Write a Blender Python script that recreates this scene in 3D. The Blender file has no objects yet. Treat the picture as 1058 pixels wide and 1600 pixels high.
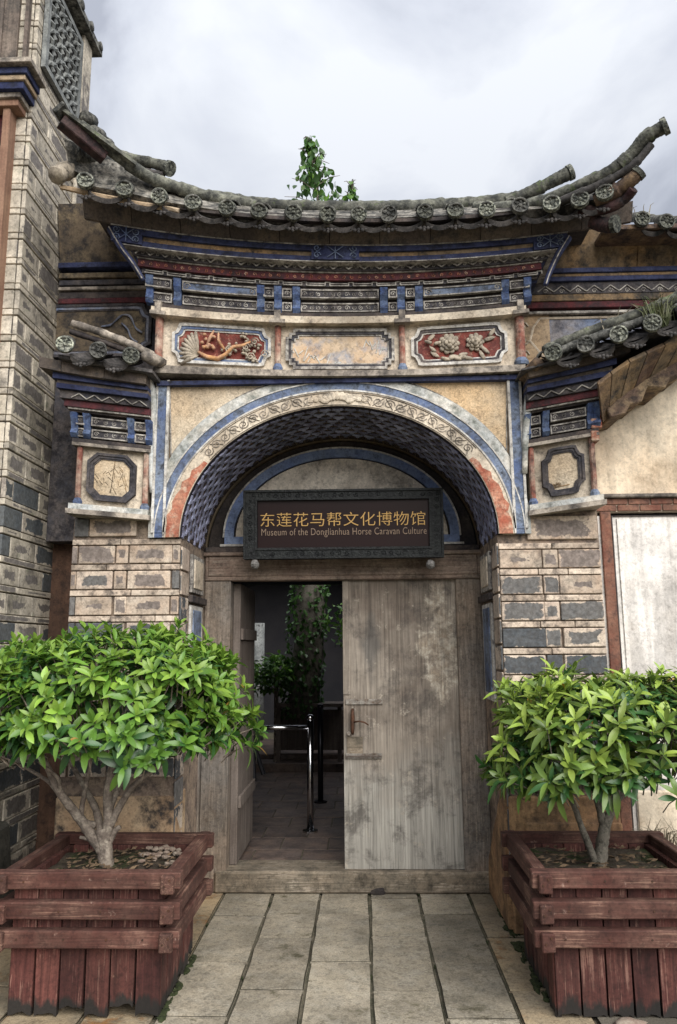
import bpy, bmesh, math, random
from mathutils import Vector, Matrix, Euler, noise
random.seed(7)
R = random.Random(11)
S = bpy.context.scene
COL = S.collection
rad = math.radians

# ------------------------------------------------------------------ camera
F, CX, CY, H = 1190.0, 529.0, 800.0, 1.6
yaw, pitch, roll = rad(1.7), rad(10), rad(0.4)
cf = Vector((-math.sin(yaw)*math.cos(pitch), math.cos(yaw)*math.cos(pitch), math.sin(pitch)))
_r = Vector((math.cos(yaw), math.sin(yaw), 0)); _u = _r.cross(cf)
cr = _r*math.cos(roll) - _u*math.sin(roll); cu = _u*math.cos(roll) + _r*math.sin(roll)
cam_d = bpy.data.cameras.new('camera'); cam = bpy.data.objects.new('camera', cam_d); COL.objects.link(cam)
cam.matrix_world = Matrix(((cr.x, cu.x, -cf.x, 0), (cr.y, cu.y, -cf.y, 0), (cr.z, cu.z, -cf.z, H), (0, 0, 0, 1)))
cam_d.sensor_fit = 'VERTICAL'; cam_d.sensor_height = 36; cam_d.lens = 36*F/1600
cam_d.clip_start = .05; cam_d.clip_end = 500
S.camera = cam

# ------------------------------------------------------------------ light
SUN_EL, SUN_AZ = rad(38), rad(152)          # azimuth of the sun seen from +Y, clockwise
world = bpy.data.worlds.new('World'); S.world = world; world.use_nodes = True
nt = world.node_tree; nt.nodes.clear()
N = nt.nodes.new; L = nt.links.new
wo = N('ShaderNodeOutputWorld'); bg = N('ShaderNodeBackground'); bg.inputs[1].default_value = 0.1
sky = N('ShaderNodeTexSky'); sky.sky_type = 'NISHITA'; sky.sun_disc = False
sky.sun_elevation = SUN_EL; sky.sun_rotation = SUN_AZ
tc = N('ShaderNodeTexCoord'); sep = N('ShaderNodeSeparateXYZ'); L(tc.outputs['Generated'], sep.inputs[0])
# overcast: cloud layer seen as a flat ceiling (direction / height)
den = N('ShaderNodeMath'); den.operation = 'MAXIMUM'; L(sep.outputs[2], den.inputs[0]); den.inputs[1].default_value = .0
den2 = N('ShaderNodeMath'); den2.operation = 'ADD'; L(den.outputs[0], den2.inputs[0]); den2.inputs[1].default_value = .55
dv = N('ShaderNodeVectorMath'); dv.operation = 'DIVIDE'; L(tc.outputs['Generated'], dv.inputs[0])
cmb = N('ShaderNodeCombineXYZ')
for i in range(3): L(den2.outputs[0], cmb.inputs[i])
L(cmb.outputs[0], dv.inputs[1])
cn = N('ShaderNodeTexNoise'); cn.inputs['Scale'].default_value = 3.3; cn.inputs['Detail'].default_value = 7
cn.inputs['Roughness'].default_value = .52; cn.inputs['Distortion'].default_value = .35; L(dv.outputs[0], cn.inputs['Vector'])
cramp = N('ShaderNodeValToRGB'); L(cn.outputs[0], cramp.inputs[0])
cramp.color_ramp.elements[0].position = .39; cramp.color_ramp.elements[0].color = (2.1, 2.2, 2.5, 1)
cramp.color_ramp.elements[1].position = .6; cramp.color_ramp.elements[1].color = (4.1, 4.2, 4.4, 1)
e = cramp.color_ramp.elements.new(.48); e.color = (3.2, 3.33, 3.65, 1)
# CIE overcast: zenith brighter than horizon
cie = N('ShaderNodeMath'); cie.operation = 'MULTIPLY_ADD'; L(den.outputs[0], cie.inputs[0]); cie.inputs[1].default_value = .66; cie.inputs[2].default_value = .29
mulc = N('ShaderNodeVectorMath'); mulc.operation = 'SCALE'; L(cramp.outputs[0], mulc.inputs[0]); L(cie.outputs[0], mulc.inputs['Scale'])
mx = N('ShaderNodeMix'); mx.data_type = 'RGBA'; mx.inputs[0].default_value = .93
L(sky.outputs[0], mx.inputs[6]); L(mulc.outputs[0], mx.inputs[7]); L(mx.outputs[2], bg.inputs[0]); L(bg.outputs[0], wo.inputs[0])
sd = bpy.data.lights.new('sun', 'SUN'); sd.energy = 1.5; sd.angle = rad(60); sd.color = (1, .97, .92)
sun = bpy.data.objects.new('sun', sd); COL.objects.link(sun)
sdir = Vector((math.sin(SUN_AZ)*math.cos(SUN_EL), math.cos(SUN_AZ)*math.cos(SUN_EL), math.sin(SUN_EL)))
sun.rotation_euler = sdir.to_track_quat('Z', 'Y').to_euler(); sun.location = (0, -5, 8)
vs = S.view_settings; vs.view_transform = 'Standard'; vs.look = 'None'; vs.exposure = 1.75; vs.gamma = 1
vs.use_curve_mapping = False
try: S.cycles.max_bounces = 8; S.cycles.diffuse_bounces = 4
except Exception: pass

# ------------------------------------------------------------------ pixel -> point on a plane of the place
def ray(px, py): return cf + cr*((px-CX)/F) - cu*((py-CY)/F)
def at(px, py, Y):
    d = ray(px, py); t = Y/d.y; return Vector((d.x*t, Y, H+d.z*t))
def atz(px, py, Z=0.0):
    d = ray(px, py); t = (Z-H)/d.z; return Vector((d.x*t, d.y*t, Z))
def atx(px, py, X):
    d = ray(px, py); t = X/d.x; return Vector((X, d.y*t, H+d.z*t))

# ------------------------------------------------------------------ materials
def ramp(nt, src, stops):
    r = nt.nodes.new('ShaderNodeValToRGB'); nt.links.new(src, r.inputs[0])
    while len(r.color_ramp.elements) < len(stops): r.color_ramp.elements.new(.5)
    for e, (p, c) in zip(r.color_ramp.elements, stops):
        e.position = p; e.color = (c, c, c, 1) if isinstance(c, (int, float)) else (*c, 1)
    return r.outputs[0]
def mixc(nt, fac, a, b, mode='MIX'):
    m = nt.nodes.new('ShaderNodeMix'); m.data_type = 'RGBA'; m.blend_type = mode
    for v, i in ((fac, 0), (a, 6), (b, 7)):
        if hasattr(v, 'is_output'): nt.links.new(v, m.inputs[i])
        elif i == 0: m.inputs[0].default_value = v
        else: m.inputs[i].default_value = (*v, 1)
    return m.outputs[2]
def nz(nt, vec, scale, detail=5, rough=.6, dist=0, mp=None):
    if mp:
        m = nt.nodes.new('ShaderNodeMapping'); m.inputs['Scale'].default_value = mp; nt.links.new(vec, m.inputs[0]); vec = m.outputs[0]
    n = nt.nodes.new('ShaderNodeTexNoise'); n.inputs['Scale'].default_value = scale; n.inputs['Detail'].default_value = detail
    n.inputs['Roughness'].default_value = rough; n.inputs['Distortion'].default_value = dist; nt.links.new(vec, n.inputs['Vector']); return n.outputs[0]
def mth(nt, op, a, b):
    m = nt.nodes.new('ShaderNodeMath'); m.operation = op
    for v, i in ((a, 0), (b, 1)):
        if hasattr(v, 'is_output'): nt.links.new(v, m.inputs[i])
        else: m.inputs[i].default_value = v
    return m.outputs[0]
def mat(name, base, alt=None, alt_scale=3, alt_t=.5, alt_w=.12, dirt=None, dirt_scale=5, dirt_t=.55, dirt_w=.08, dirt_max=1.0,
        dirt2=None, dirt2_scale=9, dirt2_t=.6, fine=.18, fine_scale=70, rough=.85, bump=.35, bump_scale=55, grain=None, grain_amt=.5,
        streak=0, rnd=0, metal=0, spec=.35, smudge=None, smudge_amt=.5, rot=None, trans=0, grain_scale=1, coat=0, weather=.32, scratch=None):
    m = bpy.data.materials.new(name); m.use_nodes = True; nt = m.node_tree
    b = nt.nodes['Principled BSDF']; geo = nt.nodes.new('ShaderNodeNewGeometry'); P = geo.outputs['Position']
    oi = nt.nodes.new('ShaderNodeObjectInfo')
    if rnd:   # every piece gets its own patch of the pattern
        ad = nt.nodes.new('ShaderNodeVectorMath'); ad.operation = 'ADD'; nt.links.new(P, ad.inputs[0])
        sc = nt.nodes.new('ShaderNodeVectorMath'); sc.operation = 'SCALE'; sc.inputs[0].default_value = (7, 3, 11); nt.links.new(oi.outputs['Random'], sc.inputs['Scale'])
        nt.links.new(sc.outputs[0], ad.inputs[1]); P = ad.outputs[0]
    c = base; 
    if alt:
        f = ramp(nt, nz(nt, P, alt_scale, 6, .62), [(alt_t-alt_w, 0), (alt_t+alt_w, 1)]); c = mixc(nt, f, c, alt)
    bumps = nz(nt, P, bump_scale, 4, .6)
    if grain is not None:
        sc = [38*grain_scale]*3; sc[grain] = 1.6*grain_scale
        g = nz(nt, P, 1, 6, .65, 1.2, sc); gr = ramp(nt, g, [(.3, 1-grain_amt), (.7, 1+grain_amt*.5)])
        c = mixc(nt, 1.0, c, gr, 'MULTIPLY'); bumps = g
    if grain is not None and scratch:
        sc2 = [70]*3; sc2[grain] = 2.2; g2 = nz(nt, P, 1, 5, .6, 2.2, sc2); lo = nz(nt, P, 5, 5, .6)
        f = ramp(nt, mth(nt, 'ADD', mth(nt, 'MULTIPLY', g2, .8), mth(nt, 'MULTIPLY', lo, .55)), [(.74, 0), (.82, .75)]); c = mixc(nt, f, c, scratch)
    if dirt:
        f = nz(nt, P, dirt_scale, 9, .72); f = ramp(nt, f, [(dirt_t-dirt_w, 0), (dirt_t+dirt_w, dirt_max)]); c = mixc(nt, f, c, dirt)
        bumps = mth(nt, 'MULTIPLY_ADD', f, -.3) if False else bumps
    if dirt and weather:
        f = nz(nt, P, 33, 6, .75, .4); f = ramp(nt, f, [(.5, 1.06), (.62, 1-weather)]); c = mixc(nt, 1.0, c, f, 'MULTIPLY')
        f = nz(nt, P, 1.9, 7, .7); f = ramp(nt, f, [(.45, 1.05), (.66, .62)]); c = mixc(nt, 1.0, c, f, 'MULTIPLY')
    if dirt2:
        f = nz(nt, P, dirt2_scale, 9, .75, .3); f = ramp(nt, f, [(dirt2_t-.05, 0), (dirt2_t+.05, 1)]); c = mixc(nt, f, c, dirt2)
    if streak:
        f = nz(nt, P, 1, 6, .6, .2, (14, 14, 1.1)); f = ramp(nt, f, [(.42, 1-streak), (.6, 1.08)]); c = mixc(nt, 1.0, c, f, 'MULTIPLY')
    if smudge or rot:
        tcn = nt.nodes.new('ShaderNodeTexCoord'); sp = nt.nodes.new('ShaderNodeSeparateXYZ'); nt.links.new(tcn.outputs['Generated'], sp.inputs[0])
    if smudge:   # plaster worn off the middle of a block
        k = None
        for i in range(3):
            d = mth(nt, 'ABSOLUTE', mth(nt, 'SUBTRACT', sp.outputs[i], .5), 0)
            if i == 2 or i == 0 or i == 1:
                d = mth(nt, 'SUBTRACT', .5, d)
                d = mth(nt, 'MINIMUM', mth(nt, 'MULTIPLY', d, (2.6, 2.6, 2.0)[i]), 1.0)
                if i == smudge_axis[0]: continue
            k = d if k is None else mth(nt, 'MINIMUM', k, d)
        n = mth(nt, 'ADD', mth(nt, 'MULTIPLY', nz(nt, P, 17, 8, .75), .7), mth(nt, 'MULTIPLY', nz(nt, P, 6, 4, .6), .65))
        v = mth(nt, 'ADD', mth(nt, 'MULTIPLY', k, .75), mth(nt, 'MULTIPLY', n, 1.22))
        v = mth(nt, 'ADD', v, mth(nt, 'MULTIPLY', oi.outputs['Random'], .55))
        f = ramp(nt, mth(nt, 'SUBTRACT', v, 1.1), [(.42-smudge_amt*.5, 0), (.47-smudge_amt*.5, .92)])
        dk = mixc(nt, ramp(nt, nz(nt, P, 40, 5), [(.4, 0), (.65, 1)]), smudge, tuple(x*1.9 for x in smudge))
        c = mixc(nt, f, c, dk)
    if rot:
        v = mth(nt, 'ADD', sp.outputs[2], mth(nt, 'MULTIPLY', mth(nt, 'SUBTRACT', nz(nt, P, 13, 5, .6, 0, (1, 1, .35)), .5), .42))
        f = ramp(nt, v, [(.07, 1), (.12, 0)]); c = mixc(nt, f, c, rot)
    if fine:
        f = ramp(nt, nz(nt, P, fine_scale, 4, .7), [(.3, 1-fine), (.7, 1+fine)]); c = mixc(nt, 1.0, c, f, 'MULTIPLY')
    if rnd:
        f = ramp(nt, oi.outputs['Random'], [(0, 1-rnd), (1, 1+rnd)]); c = mixc(nt, 1.0, c, f, 'MULTIPLY')
    if hasattr(c, 'is_output'): nt.links.new(c, b.inputs['Base Color'])
    else: b.inputs['Base Color'].default_value = (*c, 1)
    b.inputs['Roughness'].default_value = rough; b.inputs['Metallic'].default_value = metal
    b.inputs['Specular IOR Level'].default_value = spec
    if coat: b.inputs['Coat Weight'].default_value = coat
    if bump:
        bn = nt.nodes.new('ShaderNodeBump'); bn.inputs['Strength'].default_value = bump; bn.inputs['Distance'].default_value = .006
        nt.links.new(bumps, bn.inputs['Height']); nt.links.new(bn.outputs[0], b.inputs['Normal'])
    if trans:
        tr = nt.nodes.new('ShaderNodeBsdfTranslucent'); mixs = nt.nodes.new('ShaderNodeMixShader'); mixs.inputs[0].default_value = trans
        nt.links.new(c if hasattr(c, 'is_output') else b.outputs[0], tr.inputs[0]) if hasattr(c, 'is_output') else None
        out = nt.nodes['Material Output']; nt.links.new(b.outputs[0], mixs.inputs[1]); nt.links.new(tr.outputs[0], mixs.inputs[2]); nt.links.new(mixs.outputs[0], out.inputs[0])
    return m
smudge_axis = [1]
TAN = (.46, .36, .25); TAN2 = (.36, .25, .15); GRIME = (.045, .04, .038)
M = {}
M['plaster'] = mat('aged plaster', TAN, TAN2, 2.5, dirt=GRIME, dirt_scale=6, dirt_t=.62, dirt_w=.1, dirt_max=.8, streak=.15)
M['spandrel_l'] = mat('combed plaster left', (.54, .46, .35), (.48, .37, .25), 2.2, dirt=(.2, .15, .1), dirt_scale=7, dirt_t=.66, bump=.9, bump_scale=75, fine=.3, fine_scale=90)
M['spandrel_r'] = mat('combed plaster right', (.54, .38, .22), (.5, .4, .28), 2.4, dirt=(.2, .13, .08), dirt_scale=6, dirt_t=.66, bump=.9, bump_scale=75, fine=.3, fine_scale=90)
M['cream'] = mat('cream painted plaster', (.62, .54, .43), (.45, .37, .28), 5, dirt=(.07, .06, .055), dirt_scale=11, dirt_t=.6, dirt_w=.07, dirt_max=.85)
M['ledge'] = mat('weathered ledge', (.46, .4, .33), (.2, .17, .145), 6, dirt=GRIME, dirt_scale=9, dirt_t=.53, dirt_w=.08, dirt_max=.85)
M['white'] = mat('lime white line', (.62, .6, .56), (.4, .37, .33), 9, dirt=(.1, .09, .09), dirt_scale=20, dirt_t=.6)
M['line'] = mat('faded white outline', (.5, .47, .42), (.22, .2, .18), 14, dirt=(.07, .06, .06), dirt_scale=25, dirt_t=.56)
M['blue'] = mat('blue pigment', (.09, .125, .23), (.2, .24, .31), 7, dirt=(.045, .05, .065), dirt_scale=14, dirt_t=.56, fine=.25)
M['tymp_blue'] = mat('tympanum blue', (.16, .22, .4), (.22, .28, .42), 6, dirt=(.07, .08, .12), dirt_scale=14, dirt_t=.62)
M['deep_blue'] = mat('deep blue pigment', (.02, .026, .075), (.05, .06, .125), 7, dirt=(.015, .016, .03), dirt_scale=11, dirt_t=.57, fine=.25)
M['bracket_blue'] = mat('bracket blue', (.05, .085, .21), (.12, .16, .25), 16, dirt=(.03, .04, .08), dirt_scale=28, dirt_t=.56, fine=.3)
M['haze_blue'] = mat('washed blue grey', (.46, .48, .48), (.6, .56, .49), 5, dirt=(.16, .17, .15), dirt_scale=8, dirt_t=.56, dirt_w=.1)
M['dark'] = mat('dark brown wood', (.05, .043, .042), (.09, .07, .06), 7, dirt=(.02, .017, .02), dirt_scale=9, fine=.3)  # one dark tone for beams, backings and soffits
M['darkband'] = mat('dark painted band', (.045, .045, .055), (.1, .085, .08), 9, dirt=(.02, .018, .022), dirt_scale=14, fine=.35)
M['maroon'] = mat('maroon band', (.11, .022, .025), (.06, .02, .025), 10, dirt=(.03, .018, .02), dirt_scale=14, dirt_t=.55, fine=.35)
M['old_maroon'] = mat('old maroon timber', (.05, .02, .022), (.09, .055, .05), 11, dirt=(.02, .015, .016), dirt_scale=14, dirt_t=.52, fine=.35, bump=.7)
M['red_ground'] = mat('red panel ground', (.2, .045, .032), (.11, .03, .025), 9, dirt=(.4, .25, .18), dirt_scale=26, dirt_t=.62, fine=.35)
M['post_red'] = mat('faded red post', (.24, .085, .06), (.46, .36, .28), 9, alt_t=.53, dirt=(.07, .05, .045), dirt_scale=13, dirt_t=.58)
M['red_plaster'] = mat('worn red plaster', (.3, .085, .05), (.42, .2, .13), 11, dirt=(.5, .4, .3), dirt_scale=15, dirt_t=.6, fine=.3)
M['red_brick'] = mat('brick red paint', (.16, .062, .042), (.28, .15, .1), 6, dirt=(.1, .05, .04), dirt_scale=12, rnd=.15)
M['relief_grey'] = mat('carved relief stucco', (.42, .36, .28), (.28, .24, .19), 14, dirt=(.07, .06, .05), dirt_scale=20, dirt_t=.6)
M['relief_orange'] = mat('ochre relief stucco', (.5, .27, .12), (.42, .25, .17), 16, dirt=(.12, .07, .05), dirt_scale=22, dirt_t=.62)
M['painting'] = mat('faded ink landscape', (.56, .43, .3), (.5, .33, .2), 5, alt_t=.55, dirt=(.27, .29, .34), dirt_scale=5.5, dirt_t=.56, dirt_w=.07, dirt_max=.85, fine=.1)
M['flank_blue'] = mat('blue washed wall painting', (.16, .2, .3), (.27, .25, .25), 4, dirt=(.07, .07, .09), dirt_scale=6, dirt_t=.58)
M['flank_tan'] = mat('rusty tan boards', (.2, .145, .09), (.36, .22, .1), 3.5, alt_t=.56, dirt=(.05, .045, .04), dirt_scale=8, dirt_t=.55, fine=.25, streak=.25)
M['flank_left'] = mat('dark tan panel', (.12, .09, .06), (.26, .2, .12), 3.2, alt_t=.55, dirt=(.035, .03, .028), dirt_scale=8, dirt_t=.52)  # darker tan than the right flank boards
M['slat'] = mat('grey brown fascia board', (.08, .064, .058), (.15, .115, .085), 6, dirt=(.05, .045, .045), dirt_scale=12, rnd=.2, fine=.25)
M['tile'] = mat('grey roof tile', (.1, .098, .09), (.2, .195, .175), 16, dirt=(.025, .026, .024), dirt_scale=20, dirt_t=.5, dirt2=(.34, .34, .29), dirt2_scale=30, dirt2_t=.63, fine=.3, rnd=.25, bump=.7)
M['tile_disc'] = mat('lichened tile face', (.17, .17, .145), (.33, .34, .27), 14, dirt=(.03, .034, .03), dirt_scale=45, dirt_t=.49, fine=.4, rnd=.5, bump=.8)
M['bed'] = mat('weathered roof mortar', (.17, .155, .13), (.36, .34, .3), 13, alt_t=.56, dirt=(.03, .03, .028), dirt_scale=17, dirt_t=.5, fine=.3, bump=.8)
M['tile_dark'] = mat('dark tile underside', (.055, .05, .05), (.1, .09, .085), 14, dirt=(.02, .02, .02), dirt_scale=20, fine=.3, rnd=.2)
M['ridge'] = mat('mossy ridge', (.1, .1, .085), (.2, .2, .16), 12, dirt=(.035, .037, .033), dirt_scale=13, dirt_t=.51, dirt2=(.1, .13, .05), dirt2_scale=8, dirt2_t=.62, fine=.35, bump=1.0, bump_scale=40)
M['corbel'] = mat('dark corbel stones', (.11, .07, .05), (.3, .22, .13), 8, alt_t=.55, dirt=(.03, .022, .02), dirt_scale=12, dirt_t=.55, bump=.9)
M['rubble'] = mat('brown rubble corner', (.24, .16, .09), (.1, .06, .045), 5, dirt=(.04, .03, .03), dirt_scale=9, dirt_t=.55, bump=.9)
M['block'] = mat('plastered block', (.56, .465, .37), (.47, .35, .26), 6, dirt=(.13, .11, .095), dirt_scale=13, dirt_t=.58, dirt_w=.09, dirt_max=.8, rnd=.12, smudge=(.12, .1, .09), smudge_amt=.3)
M['block_worn'] = mat('worn block', (.56, .465, .37), (.46, .36, .29), 6, dirt=(.1, .09, .08), dirt_scale=13, dirt_t=.6, rnd=.1, smudge=(.075, .075, .075), smudge_amt=.7)
M['block_dark'] = mat('bare slate block', (.58, .49, .4), (.48, .38, .31), 6, dirt=(.12, .1, .09), dirt_scale=13, dirt_t=.62, rnd=.1, smudge=(.032, .04, .048), smudge_amt=1.0)
M['thin'] = mat('thin course', (.57, .475, .38), (.45, .35, .27), 7, dirt=(.1, .085, .075), dirt_scale=14, dirt_t=.56, dirt_w=.09, rnd=.12)
M['mortar'] = mat('joint mortar', (.3, .23, .17), (.2, .15, .12), 8, dirt=(.06, .05, .045), dirt_scale=12, dirt_t=.55)
smudge_axis[0] = 0
M['side_block'] = mat('side block', (.58, .52, .43), (.46, .41, .33), 6, dirt=(.085, .078, .07), dirt_scale=5, dirt_t=.57, dirt_w=.1, dirt_max=.85, rnd=.12, smudge=(.1, .09, .085), smudge_amt=.1, dirt2=(.15, .17, .11), dirt2_scale=7, dirt2_t=.64)
M['side_dark'] = mat('side bare block', (.5, .45, .37), (.38, .33, .28), 6, dirt=(.07, .06, .06), dirt_scale=6, dirt_t=.58, rnd=.1, smudge=(.04, .048, .055), smudge_amt=.95)
smudge_axis[0] = 1
M['side_mortar'] = mat('side mortar', (.42, .37, .29), (.2, .18, .15), 6, dirt=(.06, .06, .055), dirt_scale=7, dirt_t=.54)
M['orange_wood'] = mat('orange brown window wood', (.3, .18, .12), (.22, .12, .08), 5, grain=2, grain_amt=.3)
M['gable_wood'] = mat('grey brown boards', (.13, .1, .085), (.2, .16, .13), 4, grain=2, grain_amt=.45, dirt=(.05, .045, .04))
M['lattice'] = mat('grey carved lattice', (.26, .27, .26), (.16, .17, .17), 12, dirt=(.05, .05, .05), dirt_scale=18, dirt_t=.6)
M['brown_wall'] = mat('brown painted wall', (.09, .05, .033), (.13, .07, .045), 4, dirt=(.04, .025, .02), dirt_scale=7, streak=.3)
M['white_wall'] = mat('white plaster', (.72, .68, .64), (.62, .56, .5), 1.8, alt_t=.55, dirt=(.3, .25, .2), dirt_scale=4, dirt_t=.68, dirt2=(.2, .15, .11), dirt2_scale=14, dirt2_t=.7, streak=.22, fine=.1, weather=.2)
M['tan_wall'] = mat('tan plaster wall', (.74, .64, .5), (.66, .52, .37), 1.6, alt_t=.52, dirt=(.33, .25, .17), dirt_scale=3.2, dirt_t=.63, dirt2=(.15, .1, .07), dirt2_scale=17, dirt2_t=.72, fine=.1, bump=.5, bump_scale=30, weather=.18, streak=.12)
M['base_tan'] = mat('stained ochre base', (.42, .26, .13), (.27, .15, .08), 4, dirt=(.09, .06, .04), dirt_scale=6, dirt_t=.55, dirt_w=.12, streak=.25)
M['base_l'] = mat('warm base plaster', (.5, .37, .24), (.38, .25, .15), 3.5, dirt=(.05, .042, .038), dirt_scale=4.5, dirt_t=.56, dirt_w=.07)
M['vault'] = mat('vault tile slate', (.3, .32, .45), (.17, .165, .24), 6, dirt=(.06, .05, .07), dirt_scale=12, dirt_t=.62, rnd=.35, fine=.25)
M['vault_bed'] = mat('vault bed', (.016, .014, .03), fine=.3)
M['tymp'] = mat('tympanum plaster', (.72, .65, .55), (.6, .53, .44), 4, dirt=(.2, .18, .16), dirt_scale=6, dirt_t=.6)
M['black'] = mat('black painted reveal', (.022, .019, .021), (.05, .04, .035), 8, dirt=(.12, .11, .09), dirt_scale=26, dirt_t=.68, fine=.3)
M['lintel'] = mat('lintel wood', (.2, .14, .11), (.3, .23, .18), 4, grain=0, grain_amt=.5, dirt=(.08, .055, .045), dirt_scale=5, dirt_t=.6, scratch=(.4, .34, .27))
M['jamb'] = mat('jamb wood', (.24, .185, .14), (.19, .17, .15), 2, grain=2, grain_amt=.5, dirt=(.11, .085, .065), dirt_scale=5, dirt_t=.6, scratch=(.4, .34, .27))
M['leaf_wood'] = mat('dark leaf wood', (.12, .095, .08), (.17, .14, .12), 3, grain=2, grain_amt=.45)
M['threshold'] = mat('threshold wood', (.25, .2, .145), (.17, .145, .11), 4, grain=0, grain_amt=.45, dirt=(.07, .06, .045), dirt_scale=6, dirt_t=.58, scratch=(.4, .34, .27))
M['rust'] = mat('rusty iron', (.05, .03, .022), (.1, .045, .025), 30, metal=.4, rough=.7)
M['iron'] = mat('grey strap', (.27, .25, .22), (.16, .14, .12), 14, dirt=(.1, .07, .05), dirt_scale=20, rough=.6)
M['steel'] = mat('polished steel', (.6, .6, .62), fine=0, bump=0, metal=1, rough=.16)
M['steel_dark'] = mat('black steel', (.03, .03, .035), fine=0, bump=0, metal=.7, rough=.3)
M['sign_frame'] = mat('dark carved sign frame', (.009, .01, .011), (.018, .02, .02), 20, rough=.55, spec=.25, bump=1.0, bump_scale=60, fine=.3)
M['sign_board'] = mat('maroon lacquer board', (.016, .006, .006), (.012, .005, .005), 2, fine=.05, bump=.04, rough=.4, spec=.25)
M['gold'] = mat('gold lettering', (.5, .31, .11), fine=.12, bump=0, rough=.42, metal=.35)
M['silver'] = mat('bronze lettering', (.25, .18, .13), fine=.1, bump=0, rough=.45, metal=.3)
M['stone_peg'] = mat('grey peg', (.2, .19, .18), (.1, .095, .09), 30, fine=.3)
M['paver'] = mat('grey sandstone slab', (.31, .27, .205), (.21, .185, .14), 3.5, dirt=(.3, .28, .235), dirt_scale=9, dirt_t=.58, dirt_w=.12, dirt_max=.6, dirt2=(.09, .08, .05), dirt2_scale=5, dirt2_t=.62, fine=.35, fine_scale=110, rnd=.2, bump=.6, bump_scale=110)
M['paver_tan'] = mat('ochre sandstone slab', (.34, .26, .16), (.25, .21, .15), 2.6, dirt=(.06, .055, .04), dirt_scale=4, dirt_t=.62, dirt2=(.22, .11, .04), dirt2_scale=4, dirt2_t=.6, fine=.25, fine_scale=120, rnd=.1, bump=.6, bump_scale=100)
M['paver_dark'] = mat('dark sandstone slab', (.09, .08, .062), (.13, .115, .09), 3, fine=.25, fine_scale=120, bump=.6, bump_scale=100, rnd=.1)
M['joint'] = mat('mossy joint earth', (.12, .105, .075), (.055, .055, .035), 12, fine=.4)
M['moss'] = mat('green moss', (.022, .03, .01), (.035, .045, .015), 30, fine=.5, bump=1)
M['inner_tile'] = mat('inner clay tile', (.15, .105, .08), (.11, .085, .075), 4, dirt=(.06, .045, .04), dirt_scale=6, rnd=.15, rough=.6)
M['dark_room'] = mat('unlit room wall', (.022, .022, .027), (.034, .032, .036), 2)  # near-black wall colour carries the gloom of the interior
M['ground'] = mat('earth', (.14, .12, .09), (.1, .09, .07), .8)
M['rail'] = mat('red stained rail', (.075, .028, .021), (.12, .06, .045), 5, grain=0, grain_amt=.45, dirt=(.36, .25, .2), dirt_scale=24, dirt_t=.67, dirt_w=.05, dirt_max=.7, rnd=.12, scratch=(.24, .14, .1))
M['rail_y'] = mat('red stained side rail', (.07, .027, .02), (.115, .057, .043), 5, grain=1, grain_amt=.45, dirt=(.36, .25, .2), dirt_scale=24, dirt_t=.68, dirt_w=.05, dirt_max=.7, rnd=.12, scratch=(.24, .14, .1))
M['plank'] = mat('red stained plank', (.07, .022, .019), (.105, .038, .03), 4, grain=2, grain_amt=.55, dirt=(.34, .2, .14), dirt_scale=16, dirt_t=.69, dirt_w=.05, dirt_max=.6, rnd=.3, scratch=(.24, .13, .1), rot=(.02, .017, .015))
M['rail_end'] = mat('blackened rail end', (.02, .018, .02))
M['soil'] = mat('dark planting soil', (.04, .03, .022), (.065, .05, .035), 18, dirt2=(.035, .055, .015), dirt2_scale=6, dirt2_t=.55, fine=.5, bump=1.2, bump_scale=60)
M['litter'] = mat('dry leaf litter', (.22, .15, .09), (.12, .08, .05), 20, rnd=.3)
M['pebble'] = mat('white pebbles', (.3, .25, .2), (.2, .14, .11), 20)
M['bark'] = mat('pale bark', (.26, .215, .175), (.14, .11, .09), 20, dirt=(.36, .31, .25), dirt_scale=26, dirt_t=.58, fine=.3, bump=.9, bump_scale=70)
M['bark_r'] = mat('lichened bark', (.12, .105, .085), (.2, .185, .15), 26, dirt=(.05, .045, .035), dirt_scale=26, dirt_t=.55, fine=.3, bump=.9, bump_scale=70)
def leafmat(n, c, c2, t=.22, rough=.36):
    return mat(n, c, c2, 9, alt_w=.2, fine=.06, fine_scale=30, rough=rough, bump=.12, bump_scale=90, rnd=.36, spec=.5, trans=t)
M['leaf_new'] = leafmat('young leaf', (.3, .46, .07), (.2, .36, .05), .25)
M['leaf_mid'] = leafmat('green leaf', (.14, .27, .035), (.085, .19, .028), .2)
M['leaf_old_shade'] = leafmat('old shaded leaf', (.028, .085, .022), (.04, .11, .025), .12)
M['leaf_newr'] = leafmat('young yellow green leaf', (.3, .39, .07), (.2, .3, .05), .25)
M['leaf_midr'] = leafmat('olive green leaf', (.16, .25, .045), (.1, .17, .032), .2)
M['leaf_yellow'] = leafmat('yellowed leaf', (.5, .3, .05), (.45, .25, .05), .2)
M['sap_leaf'] = leafmat('sapling leaf', (.04, .1, .025), (.07, .16, .035), .25)
M['grass'] = leafmat('roof grass', (.13, .2, .05), (.22, .2, .1), .2, .6)
M['drygrass'] = leafmat('dry stalk', (.3, .26, .18), (.2, .17, .12), .1, .7)
M['stone_dark'] = mat('dark plinth stone', (.05, .048, .042), (.09, .085, .07), 4, dirt=(.025, .025, .022), dirt_scale=7, bump=.9)

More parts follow.
